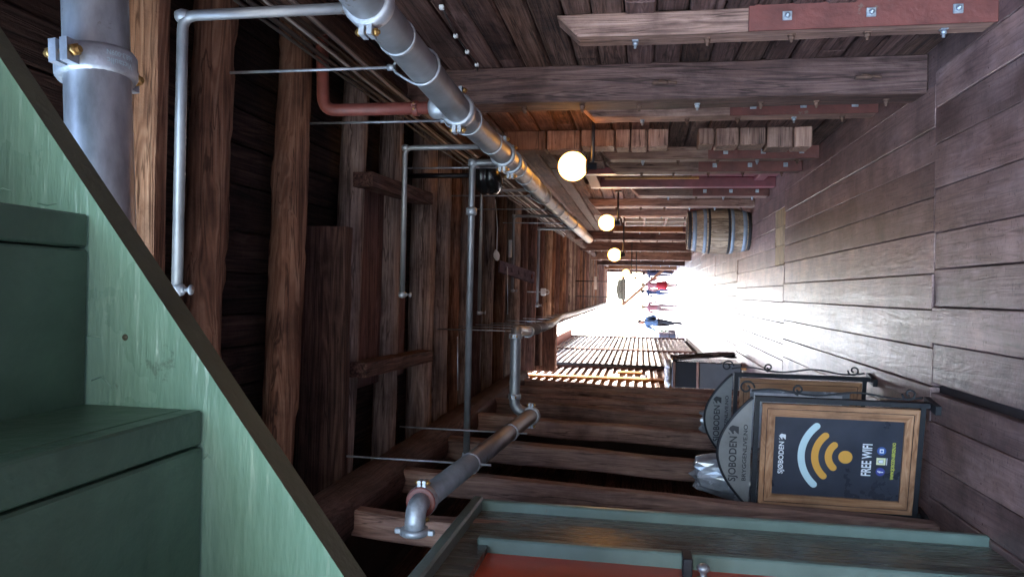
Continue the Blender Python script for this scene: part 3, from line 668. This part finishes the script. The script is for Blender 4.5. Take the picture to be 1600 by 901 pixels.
# black pressure tank, pull cord, tube lights, board and camera under the ceiling
tp = ay(764, 274, 5.75); q = 5.75/F
tk = thing('pressure_tank', tp, 'small black round tank hanging above the steel main pipe', 'tank')
MB().lathe(tp-V((0, 0, 21*q)), [(0, 0), (20*q, 1*q), (29*q, 7*q), (31*q, 13*q), (31*q, 19*q), (28*q, 21*q), (31*q, 23*q), (31*q, 31*q), (27*q, 38*q), (16*q, 42*q), (0, 42*q)], 32).build('body', 'black_tank', tk)
MB().tube([tp+V((0, 0, 18*q)), V((tp.x, tp.y, 3.6))], .02, 8).build('hanger', 'iron', tk)
c = ay(776, 400, 7.4); t = ay(774, 312, 7.4)
pcd = thing('pull_cord', c, 'white pull cord with oval handle hanging below the ceiling logs', 'cord')
zc = c.z
MB().tube([(t.x, 7.4, t.z), ((t.x+c.x)/2, 7.4, (t.z+c.z)/2-.015), (c.x+.03, 7.4, c.z)], .005, 6).build('cord', 'white_plastic', pcd)
MB().lathe(c, [(0, -.05), (.02, -.04), (.034, 0), (.03, .03), (.012, .06), (0, .07)], 14, V((.97, 0, .2)).normalized()).build('handle', 'white_plastic', pcd)
def tubelight(px, p0, p1, y, label):
    a = ay(px, p0, y); b = ay(px, p1, y)
    t = thing('tube_light', a, label, 'light')
    MB().bar(a, b, .05, .03).build('housing', 'white_plastic', t); MB().tube([a-V((0, 0, .03)), b-V((0, 0, .03))], .013, 8).build('tube', 'white_plastic', t)
tubelight(797, 375, 402, 9.1, 'short white tube light under the ceiling, near the pull cord')
tubelight(930, 432, 452, 16.5, 'short white tube light under the ceiling, near the hanging sign')
a = ay(780, 416, 8.3); b = ay(834, 434, 8.6)
pb = thing('carved_board', (a+b)/2, 'greyish purple carved board fixed under the ceiling logs', 'board')
MB().bar(a, b, .14, .03).build('board', 'purple_board', pb)
for k in range(5): 
    p = a.lerp(b, .12+.19*k); MB().lathe(p-V((0, .0, .02)), [(.028, 0), (.036, -.008), (.02, -.016), (0, -.016)], 10, V((0, 0, 1))).build('rosette', 'purple_board' if k < 4 else 'red_strip', pb)
c = ay(849, 456, 12)
cc = thing('security_camera', c, 'small pale security camera under the ceiling beside the far pipe', 'camera')
MB().bbox(c-V((.06, .05, .04)), c+V((.06, .05, .04)), .012).build('housing', 'white_plastic', cc)
MB().tube([c+V((-.0, -.05, -.07))+V((.03*math.cos(t), 0, .03*math.sin(t))) for t in (2*math.pi*k/12 for k in range(12))], .008, 6, closed=True).build('lens_ring', 'white_plastic', cc)
MB().tube([c+V((0, 0, .04)), c+V((0, 0, .45))], .012, 6).build('mount', 'steel', cc)

# ================================================================ GLOBE LAMPS
def lamp(px, py, y, dia, label, xwall=1.45):
    p = ay(px, py, y); t = thing('globe_lamp', p, label, 'lamp', None); r = dia/2
    MB().lathe(p, [(0 if k in (0, ) else r*math.sin(math.pi*k/16), -r*math.cos(math.pi*k/16)) if k else (r*.0, -r) for k in range(16)]+[(0, r)], 28).build('globe', 'globe', t)
    MB().lathe(p-V((0, 0, r*1.62)), [(0, 0), (.028, 0), (.028, r*.55), (.05, r*.58), (.055, r*.72), (.02, r*.74)], 16).build('holder', 'iron', t)
    o = MB().tube(bent([p-V((0, 0, r*1.35)), V((xwall-.01, y+.02, p.z-r*1.35))], .03), .014, 10).build('arm', 'iron', t)
    MB().lathe((xwall-.02, y+.02, p.z-r*1.35), [(.05, 0), (.05, .025), (0, .025)], 14, V((1, 0, 0))).build('wall_plate', 'iron', o)
lamp(895, 260, 5.85, .232, 'large glowing globe lamp beside the stacked log ends')
lamp(948, 348, 10.6, .23, 'glowing globe lamp on the wall above the oak barrel')
lamp(960, 398, 13.2, .23, 'glowing globe lamp at the far end of the steel main pipe')
lamp(978, 427, 20.5, .22, 'small far globe lamp beside the hanging sign')
lamp(987, 434, 24 if False else 22.0, .19, 'smallest far globe lamp near the diagonal brace')

# ================================================================ BARREL
bc = V((1.0, 12.0, 0)); bH = .96
brl = thing('oak_barrel', bc, 'oak barrel with pale blue and dark hoops standing against the log wall', 'barrel')
def br(t): return .285+.075*math.sin(math.pi*t)
NS = 18
for k in range(NS):
    a0, a1 = 2*math.pi*k/NS+.008, 2*math.pi*(k+1)/NS-.008; vs = []; fs = []; S = 8
    for i in range(S+1):
        t = i/S; r = br(t)
        for (an, rr) in ((a0, r), ((a0+a1)/2, r+.003), (a1, r), (a1, r-.025), (a0, r-.025)): vs.append(bc+V((rr*math.cos(an), rr*math.sin(an), t*bH)))
    for i in range(S):
        for q in range(5): fs.append((i*5+q, i*5+(q+1) % 5, (i+1)*5+(q+1) % 5, (i+1)*5+q))
    fs += [(4, 3, 2, 1, 0), tuple(S*5+q for q in range(5))]
    MB().add(vs, fs).build('stave', 'stave', brl)
MB().lathe(bc+V((0, 0, bH-.05)), [(.262, 0), (.262, .02), (0, .02)], 24).build('head', 'stave', brl)
for (t, wd, mt) in ((.035, .05, 'hoop_dark'), (.11, .06, 'hoop'), (.3, .05, 'hoop'), (.355, .035, 'hoop_dark'), (.66, .035, 'hoop_dark'), (.73, .05, 'hoop'), (.89, .06, 'hoop'), (.965, .05, 'hoop_dark')):
    z0 = t*bH-wd/2; z1 = z0+wd
    MB().lathe(bc, [(br(z0/bH)+.002, z0), (br(z0/bH)+.007, z0), (br(z1/bH)+.007, z1), (br(z1/bH)+.002, z1)], 36).build('hoop', mt, brl)

# ================================================================ POSTER SIGNS
def sign(bl, br_, height, label, poster):
    bl = V(bl); br_ = V(br_); W = (br_-bl).length; ux = (br_-bl).normalized(); nn = ux.cross(V((0, 0, 1)))
    if nn.y > 0: nn = -nn
    o0 = (bl+br_)/2
    def fn(u, v, w_=0): return o0+ux*u+V((0, 0, v))+nn*w_          # u right, v up, w towards the viewer
    t = thing('poster_sign', o0, label, 'sign')
    def slab(name, mat, u0, u1, v0, v1, w0, w1, parent=t):
        return MB().prism([(u0, v0), (u1, v0), (u1, v1), (u0, v1)], lambda u, v, w_: fn(u, v, w0+w_), w1-w0).build(name, mat, parent)
    h = W/2; s = .028
    slab('upright', 'iron', -h, -h+s, 0, height, -.014, .014); slab('upright', 'iron', h-s, h, 0, height, -.014, .014)
    slab('crossbar', 'iron', -h+s, h-s, .05, .05+s, -.013, .013); slab('crossbar', 'iron', -h+s, h-s, height-s, height, -.013, .013)
    slab('foot', 'iron', -h-.01, -h+.04, 0, .03, -.09, .09); slab('foot', 'iron', h-.04, h+.01, 0, .03, -.09, .09)
    # oak frame with mitred rails
    a, b, c, d = -h+.036, h-.036, .085, height-.04; q = .074
    of = slab('back_panel', 'iron', a+.01, b-.01, c+.01, d-.01, -.012, .004)
    for pl, ax_ in (([(a, c), (b, c), (b-q, c+q), (a+q, c+q)], 'x'), ([(a, d), (a+q, d-q), (b-q, d-q), (b, d)], 'x'), ([(a, c), (a+q, c+q), (a+q, d-q), (a, d)], 'z'), ([(b, c), (b, d), (b-q, d-q), (b-q, c+q)], 'z')):
        MB().prism(pl, lambda u, v, w_: fn(u, v, .006+w_), .022).build('frame_rail', 'oak_'+ax_, of)
    for (u0, u1, v0, v1, ax_) in ((a+q*.42, b-q*.42, c+q*.36, c+q*.42, 'x'), (a+q*.42, b-q*.42, d-q*.42, d-q*.36, 'x')):
        MB().prism([(u0, v0), (u1, v0), (u1, v1), (u0, v1)], lambda u, v, w_: fn(u, v, .0285+w_), .001).build('groove', 'dark_x', of)
    for (u0, u1) in ((a+q*.36, a+q*.42), (b-q*.42, b-q*.36)):
        MB().prism([(u0, c+q*.42), (u1, c+q*.42), (u1, d-q*.42), (u0, d-q*.42)], lambda u, v, w_: fn(u, v, .0285+w_), .001).build('groove', 'dark_z', of)
    pw, ph = b-a-2*q, d-c-2*q
    ps = slab('poster', 'poster' if poster else 'film', a+q, b-q, c+q, d-q, .006, .012)
    cu, cv = 0, c+q
    def P(s_, t_): return (a+q+pw*s_, d-q-ph*t_)                    # s from left, t from the top
    if poster:
        sw = ph/890.
        f0 = lambda u, v, w_: fn(u, v, .0135+w_)
        u, v = P(.47, .07); text('lettering', 'SJØBODEN', 'w_white', ps, f0, .41*pw, .055*ph, u, v)
        u, v = P(.50, .735); text('lettering', 'FREE WIFI', 'w_white', ps, f0, .4*pw, .075*ph, u, v)
        u, v = P(.50, .94); text('lettering', 'WWW.SJOBODEN-BERGEN.NO', 'w_yellow', ps, f0, .46*pw, .034*ph, u, v)
        u0, v0 = P(.52, .57)
        def disc(u, v, r, mat, name, w_=0, n=28): return MB().prism([(u+r*math.cos(2*math.pi*k/n), v+r*math.sin(2*math.pi*k/n)) for k in range(n)], lambda x, y, z: fn(x, y, .0125+w_+z), .001).build(name, mat, ps)
        disc(u0, v0, 49*sw, 'w_orange', 'wifi_dot')
        for (rad, mt) in ((118, 'w_orange'), (213, 'w_orange'), (308, 'w_pale')):
            pts = []; H2 = R(47); n = 22; st = 25*sw; rr = rad*sw
            for k in range(n+1): an = math.pi/2+H2-2*H2*k/n; pts.append((u0+(rr+st)*math.cos(an), v0+(rr+st)*math.sin(an)))
            ce = (u0+rr*math.cos(math.pi/2-H2), v0+rr*math.sin(math.pi/2-H2))
            for k in range(1, 7): an = math.pi/2-H2-math.pi*k/7; pts.append((ce[0]+st*math.cos(an), ce[1]+st*math.sin(an)))
            for k in range(n+1): an = math.pi/2-H2+2*H2*k/n; pts.append((u0+(rr-st)*math.cos(an), v0+(rr-st)*math.sin(an)))
            ce = (u0+rr*math.cos(math.pi/2+H2), v0+rr*math.sin(math.pi/2+H2))
            for k in range(1, 7): an = math.pi/2+H2+math.pi-math.pi*k/7; pts.append((ce[0]+st*math.cos(an), ce[1]+st*math.sin(an)))
            MB().prism(pts, lambda x, y, z: fn(x, y, .0125+z), .001).build('wifi_arc', mt, ps)
        # badges: f in a disc, ghost in a square, camera in a disc
        ic = 31*sw
        u, v = P(.36, .845); disc(u, v, ic, 'w_navy', 'badge'); text('lettering', 'f', 'w_white', ps, lambda x, y, z: fn(x, y, .0145+z), ic*.6, ic*1.3, u, v)
        u, v = P(.49, .845); MB().prism([(u-ic*.85, v-ic), (u+ic*.85, v-ic), (u+ic*.85, v+ic), (u-ic*.85, v+ic)], lambda x, y, z: fn(x, y, .0125+z), .001).build('badge', 'w_cream', ps)
        gh = [(-.55, -.55), (-.2, -.45), (0, -.62), (.2, -.45), (.55, -.55), (.42, -.1), (.4, .3), (.25, .6), (0, .7), (-.25, .6), (-.4, .3), (-.42, -.1)]
        MB().prism([(u+x*ic*1.02, v+y*ic*1.02) for x, y in gh], lambda x, y, z: fn(x, y, .0138+z), .0006).build('badge_mark', 'w_dark', ps)
        MB().prism([(u+x*ic*.88, v+y*ic*.88) for x, y in gh], lambda x, y, z: fn(x, y, .0146+z), .0006).build('badge_mark', 'w_white', ps)
        MB().prism([(u-ic*.85, v-ic*1.35), (u+ic*.85, v-ic*1.35), (u+ic*.85, v-ic*1.2), (u-ic*.85, v-ic*1.2)], lambda x, y, z: fn(x, y, .0125+z), .001).build('underline', 'w_white', ps)
        u, v = P(.62, .845); disc(u, v, ic, 'w_blue', 'badge')
        MB().prism([(u-ic*.5, v-ic*.45), (u+ic*.5, v-ic*.45), (u+ic*.5, v+ic*.45), (u-ic*.5, v+ic*.45)], lambda x, y, z: fn(x, y, .0138+z), .0006).build('badge_mark', 'w_white', ps)
        disc(u, v, ic*.26, 'w_blue', 'badge_mark', .0024, 14)
        emblem(ps, lambda x, y, z: fn(x, y, .0135+z), *P(.74, .07), .05*ph, 'w_white')
    else:
        MB().prism([(a+q+.03, c+q+.05), (b-q-.03, c+q+.05), (b-q-.03, d-q-.03), (a+q+.03, d-q-.03)], lambda u, v, w_: fn(u, v, .0125+w_), .001).build('print', 'paper', ps)
        MB().prism([(a+q+.1, d-q-.34), (b-q-.16, d-q-.34), (b-q-.16, d-q-.14), (a+q+.1, d-q-.14)], lambda u, v, w_: fn(u, v, .014+w_), .001).build('print', 'poster', ps)
    # arched zinc header with stencilled name
    n = 26; top = []; pk = .19
    for k in range(n+1):
        x = -1+2*k/n; y = pk*(.5+.5*math.cos(math.pi*x))**.46; top.append((x*h*.97, height+.012+y))
    hd = MB().prism(top, lambda u, v, w_: fn(u, v, -.006+w_), .012).build('header', 'zinc_sheet', t)
    MB().tube([fn(u, v, 0) for u, v in top], .009, 8).build('rim', 'iron', hd)
    f1_ = lambda u, v, w_: fn(u, v, .0075+w_)
    text('lettering', 'SJOBODEN', 'w_dark', hd, f1_, .4*W, .058, -.06*W, height+.108); emblem(hd, f1_, .2*W, height+.112, .055, 'w_dark')
    text('lettering', 'BRYGGENLIVE.NO', 'w_dark', hd, f1_, .5*W, .024, 0, height+.046)
    # wrought scrolls down both sides
    for sg in (-1, 1):
        u0 = sg*(h+.018)
        def spiral(cu_, cv_, r0, turns, dirn, ph0): return [fn(cu_+r0*(1-.75*k/24)*math.cos(ph0+dirn*turns*2*math.pi*k/24), cv_+r0*(1-.75*k/24)*math.sin(ph0+dirn*turns*2*math.pi*k/24), 0) for k in range(25)]
        mb = MB()
        wave = [fn(u0+sg*(.012+.014*math.sin(k/30*math.pi*4)), height*(1.0-.95*k/30)+.02, 0) for k in range(31)]
        mb.tube(wave, .006, 6)
        mb.tube(spiral(u0+sg*.03, height+.05, .045, 1.2, sg, -math.pi/2), .006, 6); mb.tube(spiral(u0+sg*.03, height-.24, .032, 1.25, -sg, math.pi), .006, 6); mb.tube(spiral(u0+sg*.03, .14, .04, 1.25, sg, math.pi/2), .006, 6)
        mb.build('scroll', 'iron', t)
    return t
def emblem(parent, f, u, v, s, mat):
    """small crest: rearing horse head with mane"""
    pl = [(-.5, -.5), (.35, -.5), (.42, -.1), (.5, .15), (.3, .42), (.1, .5), (.12, .62), (0, .52), (-.25, .3), (-.5, .12), (-.46, -.02), (-.2, .05), (-.1, -.05), (-.32, -.25)]
    MB().prism([(u+x*s, v+y*s) for x, y in pl], lambda a, b, c: f(a, b, c), .0008).build('emblem', mat, parent)
    MB().prism([(u+x*s, v+y*s) for x, y in ((-.62, .35), (-.35, .5), (-.3, .62), (-.5, .52))], lambda a, b, c: f(a, b, c), .0008).build('emblem', mat, parent)
b_r = az(1462, 630, 0); b_l = az(1446, 812, 0)
sign((b_l.x, b_l.y, 0), (b_r.x, b_r.y, 0), ay(1180, 612, 4.53).z, 'poster sign with dark blue free wifi poster in an oak frame', True)
b_r2 = az(1366, 590, 0); ddv = (b_l-b_r)
sign((b_r2.x+ddv.x, b_r2.y+ddv.y, 0), (b_r2.x, b_r2.y, 0), ay(1147, 580, 5.66).z, 'poster sign standing behind the free wifi sign, mostly hidden', False)

# crumpled silvery bundles behind the signs
def bundle(px, py, y, w_, h_, label):
    p = ay(px, py, y); bm = bmesh.new(); bmesh.ops.create_icosphere(bm, subdivisions=4, radius=1); s0 = V((px*.1, 3, 1))
    for v in bm.verts:
        n_ = v.co.normalized(); k = 1+.16*noise.noise(n_*2.2+s0)+.13*abs(noise.noise(n_*4+s0))-.08*abs(noise.noise(n_*9+s0))
        z = max(-.75, min(.75, n_.z))/.75*h_; v.co = V((n_.x*w_*k, n_.y*w_*.8*k, z*(1+.1*noise.noise(n_*3+s0))))
    for v in bm.verts: v.co += V((p.x, p.y, p.z-h_))
    return bm, p
for (px, py, y, w_, h_, lab) in ((1088, 738, 5.05, .17, .7, 'crumpled silvery plastic wrapped bundle behind the free wifi sign'), (1098, 658, 6.1, .13, .7, 'slimmer silvery plastic wrapped bundle behind the rear poster sign')):
    p = ay(px, py, y); h_ = p.z/2; bm, p = bundle(px, py, y, w_, h_, lab)
    o = MB().addbm(bm, 0, False).build('wrapped_bundle', 'film'); tag(o, lab, 'bundle')

# ================================================================ CABINET by the brown house
cy = 12.0; k = cy/F
def U(px, py): p = ay(px, py, cy); return p
cL, cR = U(1100, 607).x, U(1100, 566).x; z1 = U(1050, 585).z
cb = thing('service_cabinet', ((cL+cR)/2, cy, 0), 'black and grey cabinet under a black plastic cover by the brown house', 'cabinet')
zg = U(1090, 585).z
MB().bbox((cL, cy, .08), (cR, cy+.75, z1), .01).build('carcass', 'plastic_black', cb)
MB().bbox((cL+.01, cy-.02, .1), (cR-.01, cy-.001, zg-.03), .005).build('lower_panel', 'grey_panel', cb)
MB().bbox((cL+.01, cy-.018, zg+.02), (cR-.01, cy-.001, z1-.06), .005).build('upper_panel', 'c_dark', cb)
for z in (zg, z1-.03): MB().bbox((cL, cy-.03, z-.018), (cR, cy-.001, z+.018), .004).build('trim_strip', 'post_x', cb)
MB().bbox((cR-.1, cy-.02, .0), (cR-.04, cy+.06, .09), .02).build('foot', 'ochre_z', cb); MB().bbox((cR-.1, cy+.66, .0), (cR-.04, cy+.74, .09), .02).build('foot', 'ochre_z', cb); MB().bbox((cL+.04, cy, 0), (cL+.1, cy+.7, .09), .02).build('foot', 'ochre_z', cb)
vs = []; fs = []; nu, nv = 16, 22
for i in range(nu+1):
    for j in range(nv+1):
        y = cy-.02+.8*i/nu; t = j/nv; z = z1+.012-t*(z1-.1-.25*abs(noise.noise(V((i*.3, 0, 5)))))
        vs.append((cR+.03+.06*noise.noise(V((i*.55, j*.12, 1)))+.10*t+.05*math.sin(i*1.1)*t*.5, y, z))
for i in range(nu):
    for j in range(nv): q = i*(nv+1)+j; fs.append((q, q+1, q+nv+2, q+nv+1))
cv = MB().add(vs, fs, 0, True).build('plastic_cover', 'plastic_black', cb)
sm_ = cv.modifiers.new('thick', 'SOLIDIFY'); sm_.thickness = .006
st = thing('folded_cloths', ((cL+cR)/2, cy+.2, z1), 'crumpled white folded cloths lying on top of the black cabinet', 'cloth')
for i in range(5):
    bm = bmesh.new(); bmesh.ops.create_icosphere(bm, subdivisions=3, radius=1)
    for v in bm.verts:
        n_ = v.co.copy(); kk = 1+.25*noise.noise(n_*2.5+V((i*7, 0, 0)))-.2*abs(noise.noise(n_*6+V((i*3, 4, 0))))
        v.co = V((cL+.08+i*(cR-cL-.16)/4+n_.x*.11*kk, cy+.22+n_.y*.2*kk, z1+.055+n_.z*.055*kk))
    MB().addbm(bm, 0, True).build('cloth', 'paper', st)

# ================================================================ HANGING SIGN, BIN, PLANTER, TENT
hy = 20.3; sgn = thing('hanging_sign', ay(970, 452, hy), 'grey green hanging shop board with pointed top and dark lettering', 'sign')
def hs(px, py, w_=0): p = ay(px, py, hy); return V((p.x, hy-w_, p.z))
pl = [(978, 436), (978, 468), (966, 468), (962, 452), (966, 436)]
hb = MB(); n = len(pl); hb.add([hs(*p) for p in pl]+[hs(*p, -.05) for p in pl], [list(range(n)), list(range(n, 2*n))[::-1]]+[(i, (i+1) % n, n+(i+1) % n, n+i) for i in range(n)]); hb.build('board', 'sign_grey', sgn)
mb = MB()
for k in range(9): y = 439+3.2*k; a = hs(970.5-(1.2 if k in (1, 2, 5) else 0), y+.6, .004); b = hs(973.2, y-.3, .004); mb.bar(a, b, .022, .004, V((0, 1, 0)))
for k in range(11): y = 440+2.4*k; mb.bar(hs(975.2, y, .004), hs(976.1, y, .004), .012, .004, V((0, 1, 0)))
for k in range(3): y = 449+2.2*k; mb.bar(hs(967, y, .004), hs(968.4, y, .004), .018, .004, V((0, 1, 0)))
mb.build('lettering', 'w_dark', sgn)
for py in (440, 464): MB().tube([hs(966, py, -.02), V((hs(966, py).x, hy+.02, 3.5))], .012, 6).build('hanger', 'iron', sgn)
a = az(1056, 527, 0)
wb = thing('waste_bin', (a.x, a.y, 0), 'grey waste bin standing on the sunny quay beside the man in blue', 'bin')
MB().lathe((a.x, a.y, 0), [(.2, 0), (.2, .03), (.22, .05), (.235, .72), (.245, .73), (.245, .78), (.2, .82), (0, .83)], 24).build('body', 'bin', wb); MB().lathe((a.x, a.y, .3), [(.229, 0), (.235, .005), (.235, .03), (.229, .035)], 24).build('band', 'iron', wb)
a = az(1055, 520, 0)
pt = thing('planter', (a.x, a.y, 0), 'green leafy planter beside the grey waste bin', 'planter')
MB().lathe((a.x, a.y, 0), [(.12, 0), (.17, .3), (.18, .3), (.18, .33), (.15, .33), (0, .31)], 16).build('pot', 'bin', pt)
mb = MB()
for i in range(220):
    d = V((rnd(1), rnd(1), rnd(1))).normalized()*random.random()**.4; c = V((a.x, a.y, .5))+V((d.x*.24, d.y*.24, d.z*.26)); u = V((rnd(1), rnd(1), rnd(1))).normalized()*.05; v = u.cross(V((rnd(1), rnd(1), rnd(1)))).normalized()*.025
    mb.add([c-u, c+v, c+u, c-v], [(0, 1, 2, 3)])
mb.build('foliage', 'leaf', pt)
c = V((-2.0, 52, 0))
tn = thing('red_market_tent', c, 'red canopy market tent on the quay behind the people', 'tent')
for (sx, sy) in ((-1, -1), (1, -1), (1, 1), (-1, 1)): MB().tube([c+V((sx*1.4, sy*1.4, 0)), c+V((sx*1.4, sy*1.4, 2.2))], .04, 6).build('pole', 'white_frame', tn)
MB().add([c+V(p) for p in ((-1.5, -1.5, 2.2), (1.5, -1.5, 2.2), (1.5, 1.5, 2.2), (-1.5, 1.5, 2.2), (0, 0, 3.0), (-1.5, -1.5, 1.9), (1.5, -1.5, 1.9), (1.5, 1.5, 1.9), (-1.5, 1.5, 1.9))], [(0, 1, 4), (1, 2, 4), (2, 3, 4), (3, 0, 4), (0, 5, 6, 1), (1, 6, 7, 2), (2, 7, 8, 3), (3, 8, 5, 0)]).build('canopy', 'tent_red', tn)

# ================================================================ PEOPLE
def person(x, y, h, face, mats, label, stride=.25, extra=None, skirt=False, shorts=False, armbend=.2, phase=1):
    """one skinned body; mats: skin, hair, top, legs, shoes"""
    vs = []; es = []; rad = []
    def vt(p, r, par=None):
        vs.append(p); rad.append(r)
        if par is not None: es.append((par, len(vs)-1))
        return len(vs)-1
    s = h/1.75
    pel = vt((0, 0, .95), (.135, .1)); wst = vt((0, .0, 1.10), (.125, .095), pel); ch = vt((0, .01, 1.30), (.155, .105), wst); nk0 = vt((0, .01, 1.45), (.07, .065), ch); nk = vt((0, 0, 1.52), (.052, .055), nk0)
    jaw = vt((0, -.02, 1.585), (.062, .075), nk); hd = vt((0, -.005, 1.665), (.077, .095), jaw); vt((0, .0, 1.735), (.05, .06), hd); vt((0, -.115, 1.62), (.012, .014), jaw)
    for sd in (-1, 1):
        sw = sd*phase*stride
        hp = vt((sd*.09, 0, .88), (.095, .1), pel); kn = vt((sd*.1, -sw*.55-.03, .50), (.06, .065), hp); an = vt((sd*.1, -sw+(.06 if sw < 0 else 0), .09), (.04, .042), kn); vt((sd*.11, -sw-.15+(.06 if sw < 0 else 0), .035), (.04, .03), an); 
        sh = vt((sd*.19, .01, 1.40), (.062, .065), ch); el = vt((sd*.25, .03+sw*.35, 1.12), (.045, .047), sh); wr = vt((sd*.25, -.03-armbend*.6+sw*.6, .88+armbend*.4), (.03, .032), el); pm = vt((sd*.245, -.05-armbend*.7+sw*.65, .80+armbend*.45), (.034, .018), wr)
        b = vs[pm]
        for q, (dx, L) in enumerate(((-.024, .06), (-.008, .072), (.008, .07), (.024, .055))): vt((b[0]+dx*.5, b[1]+dx-.012, b[2]-L), (.009, .009), pm)
        vt((b[0]-sd*.02, b[1]-.045, b[2]-.02), (.01, .01), wr)
    me = bpy.data.meshes.new('person'); me.from_pydata(vs, es, []); ob = bpy.data.objects.new('person_tmp', me); col.objects.link(ob)
    md = ob.modifiers.new('skin', 'SKIN'); md.use_smooth_shade = True
    for i, d in enumerate(me.skin_vertices[0].data): d.radius = rad[i]; d.use_root = i == 0
    sb = ob.modifiers.new('sub', 'SUBSURF'); sb.levels = 2
    dg = bpy.context.evaluated_depsgraph_get(); em = bpy.data.meshes.new_from_object(ob.evaluated_get(dg)); bpy.data.objects.remove(ob)
    em.name = 'person_body'; em.materials.clear()
    for k in mats: em.materials.append(MATS[k])
    for p in em.polygons:
        c = p.center; z = c.z
        if z > 1.5: mi = 1 if (z > 1.69 or (c.y > .02 and z > 1.58)) else 0
        elif abs(c.x) > .2 and z < 1.22: mi = 0 if (z < 1.05 or mats[5:] == ['short']) else 2
        elif z > .98: mi = 2
        elif z < .10: mi = 4
        elif shorts and z < .58: mi = 0
        else: mi = 3
        p.material_index = mi; p.use_smooth = True
    t = thing('person', (x, y, 0), label, 'person', None); t.rotation_euler = (0, 0, R(face)); t.scale = (s, s, s)
    b = bpy.data.objects.new('body', em); col.objects.link(b); b.parent = t
    def child(name, mat, mb):
        o = mb.build(name, mat, None, (0, 0, 0)); o.parent = t; o.location = (0, 0, 0)
    hr = MB(); hr.lathe((0, .02, 1.655), [(.098, -.03), (.1, .02), (.085, .07), (.05, .105), (0, .115)], 16); child('hair', mats[1], hr)
    if skirt: child('skirt', mats[3], MB().lathe((0, 0, .52), [(.22, 0), (.2, .2), (.165, .4), (.15, .5)], 20))
    if extra == 'backpack': 
        bm = bmesh.new(); bmesh.ops.create_cube(bm, size=1); bmesh.ops.bevel(bm, geom=bm.edges[:], offset=.15, segments=3, affect='EDGES')
        for v in bm.verts: v.co = V((v.co.x*.3, v.co.y*.2+.2, v.co.z*.46+1.24))
        child('backpack', 'c_dark', MB().addbm(bm, 0, True)); child('strap', 'c_dark', MB().tube([(.1, .12, 1.42), (.11, -.02, 1.49), (.11, -.12, 1.36), (.13, -.08, 1.12), (.13, .1, 1.05)], .018, 6).tube([(-.1, .12, 1.42), (-.11, -.02, 1.49), (-.11, -.12, 1.36), (-.13, -.08, 1.12), (-.13, .1, 1.05)], .018, 6))
    if extra == 'bag':
        child('shoulder_bag', 'c_dark', MB().bbox((.17, -.04, .78), (.3, .26, 1.05), .03)); child('strap', 'c_dark', MB().tube([(.23, .1, 1.05), (.12, .1, 1.38), (-.02, .1, 1.47)], .012, 6))
def feet(px, py): return az(px, py, 0)
a = feet(1066, 505); person(a.x, a.y, 1.76, -20, ['skin', 'hair_dark', 'c_blue', 'c_dark', 'c_dark'], 'man in light blue shirt and dark trousers with black backpack', .28, 'backpack', armbend=.35)
a = feet(1060, 481); person(a.x, a.y, 1.64, 175, ['skin', 'hair_fair', 'c_pink', 'c_beige', 'c_grey'], 'person in pale pink top and beige trousers on the sunny quay', .12)
a = feet(1058, 456); person(a.x, a.y+1.5, 1.66, 170, ['skin', 'hair_dark', 'c_navy', 'c_denim', 'c_dark'], 'person in navy jacket and jeans beside the woman in red', .15)
a = feet(1059, 446); person(a.x, a.y, 1.66, 160, ['skin', 'hair_fair', 'c_pink', 'c_red', 'c_dark'], 'woman in pink top and bright red skirt walking away', .2, None, True, True)
a = feet(1053, 417); person(a.x, a.y, 1.7, 150, ['skin', 'hair_fair', 'c_navy', 'c_denim', 'c_dark'], 'person in navy jacket and blue jeans with dark shoulder bag', .32, 'bag')
a = feet(1053, 428); person(a.x, a.y, 1.62, 165, ['skin', 'hair_dark', 'c_navy', 'c_navy', 'c_dark'], 'person in all dark navy clothes beside the one with a bag', .22)

wr = thing('clipped_wire', (1.43, 4, 2.7), 'thin pale wire with clips on the upper log wall above the big post', 'wire')
wp = [ax(px, py, 1.435) for px, py in ((690, 10), (712, 55), (730, 80), (745, 100), (748, 150))]
MB().tube([(1.435, p.y, p.z) for p in wp], .004, 5).build('wire', 'cable', wr)
for p in wp: MB().bbox((1.418, p.y-.012, p.z-.012), (1.44, p.y+.012, p.z+.012), .003).build('clip', 'white_plastic', wr)
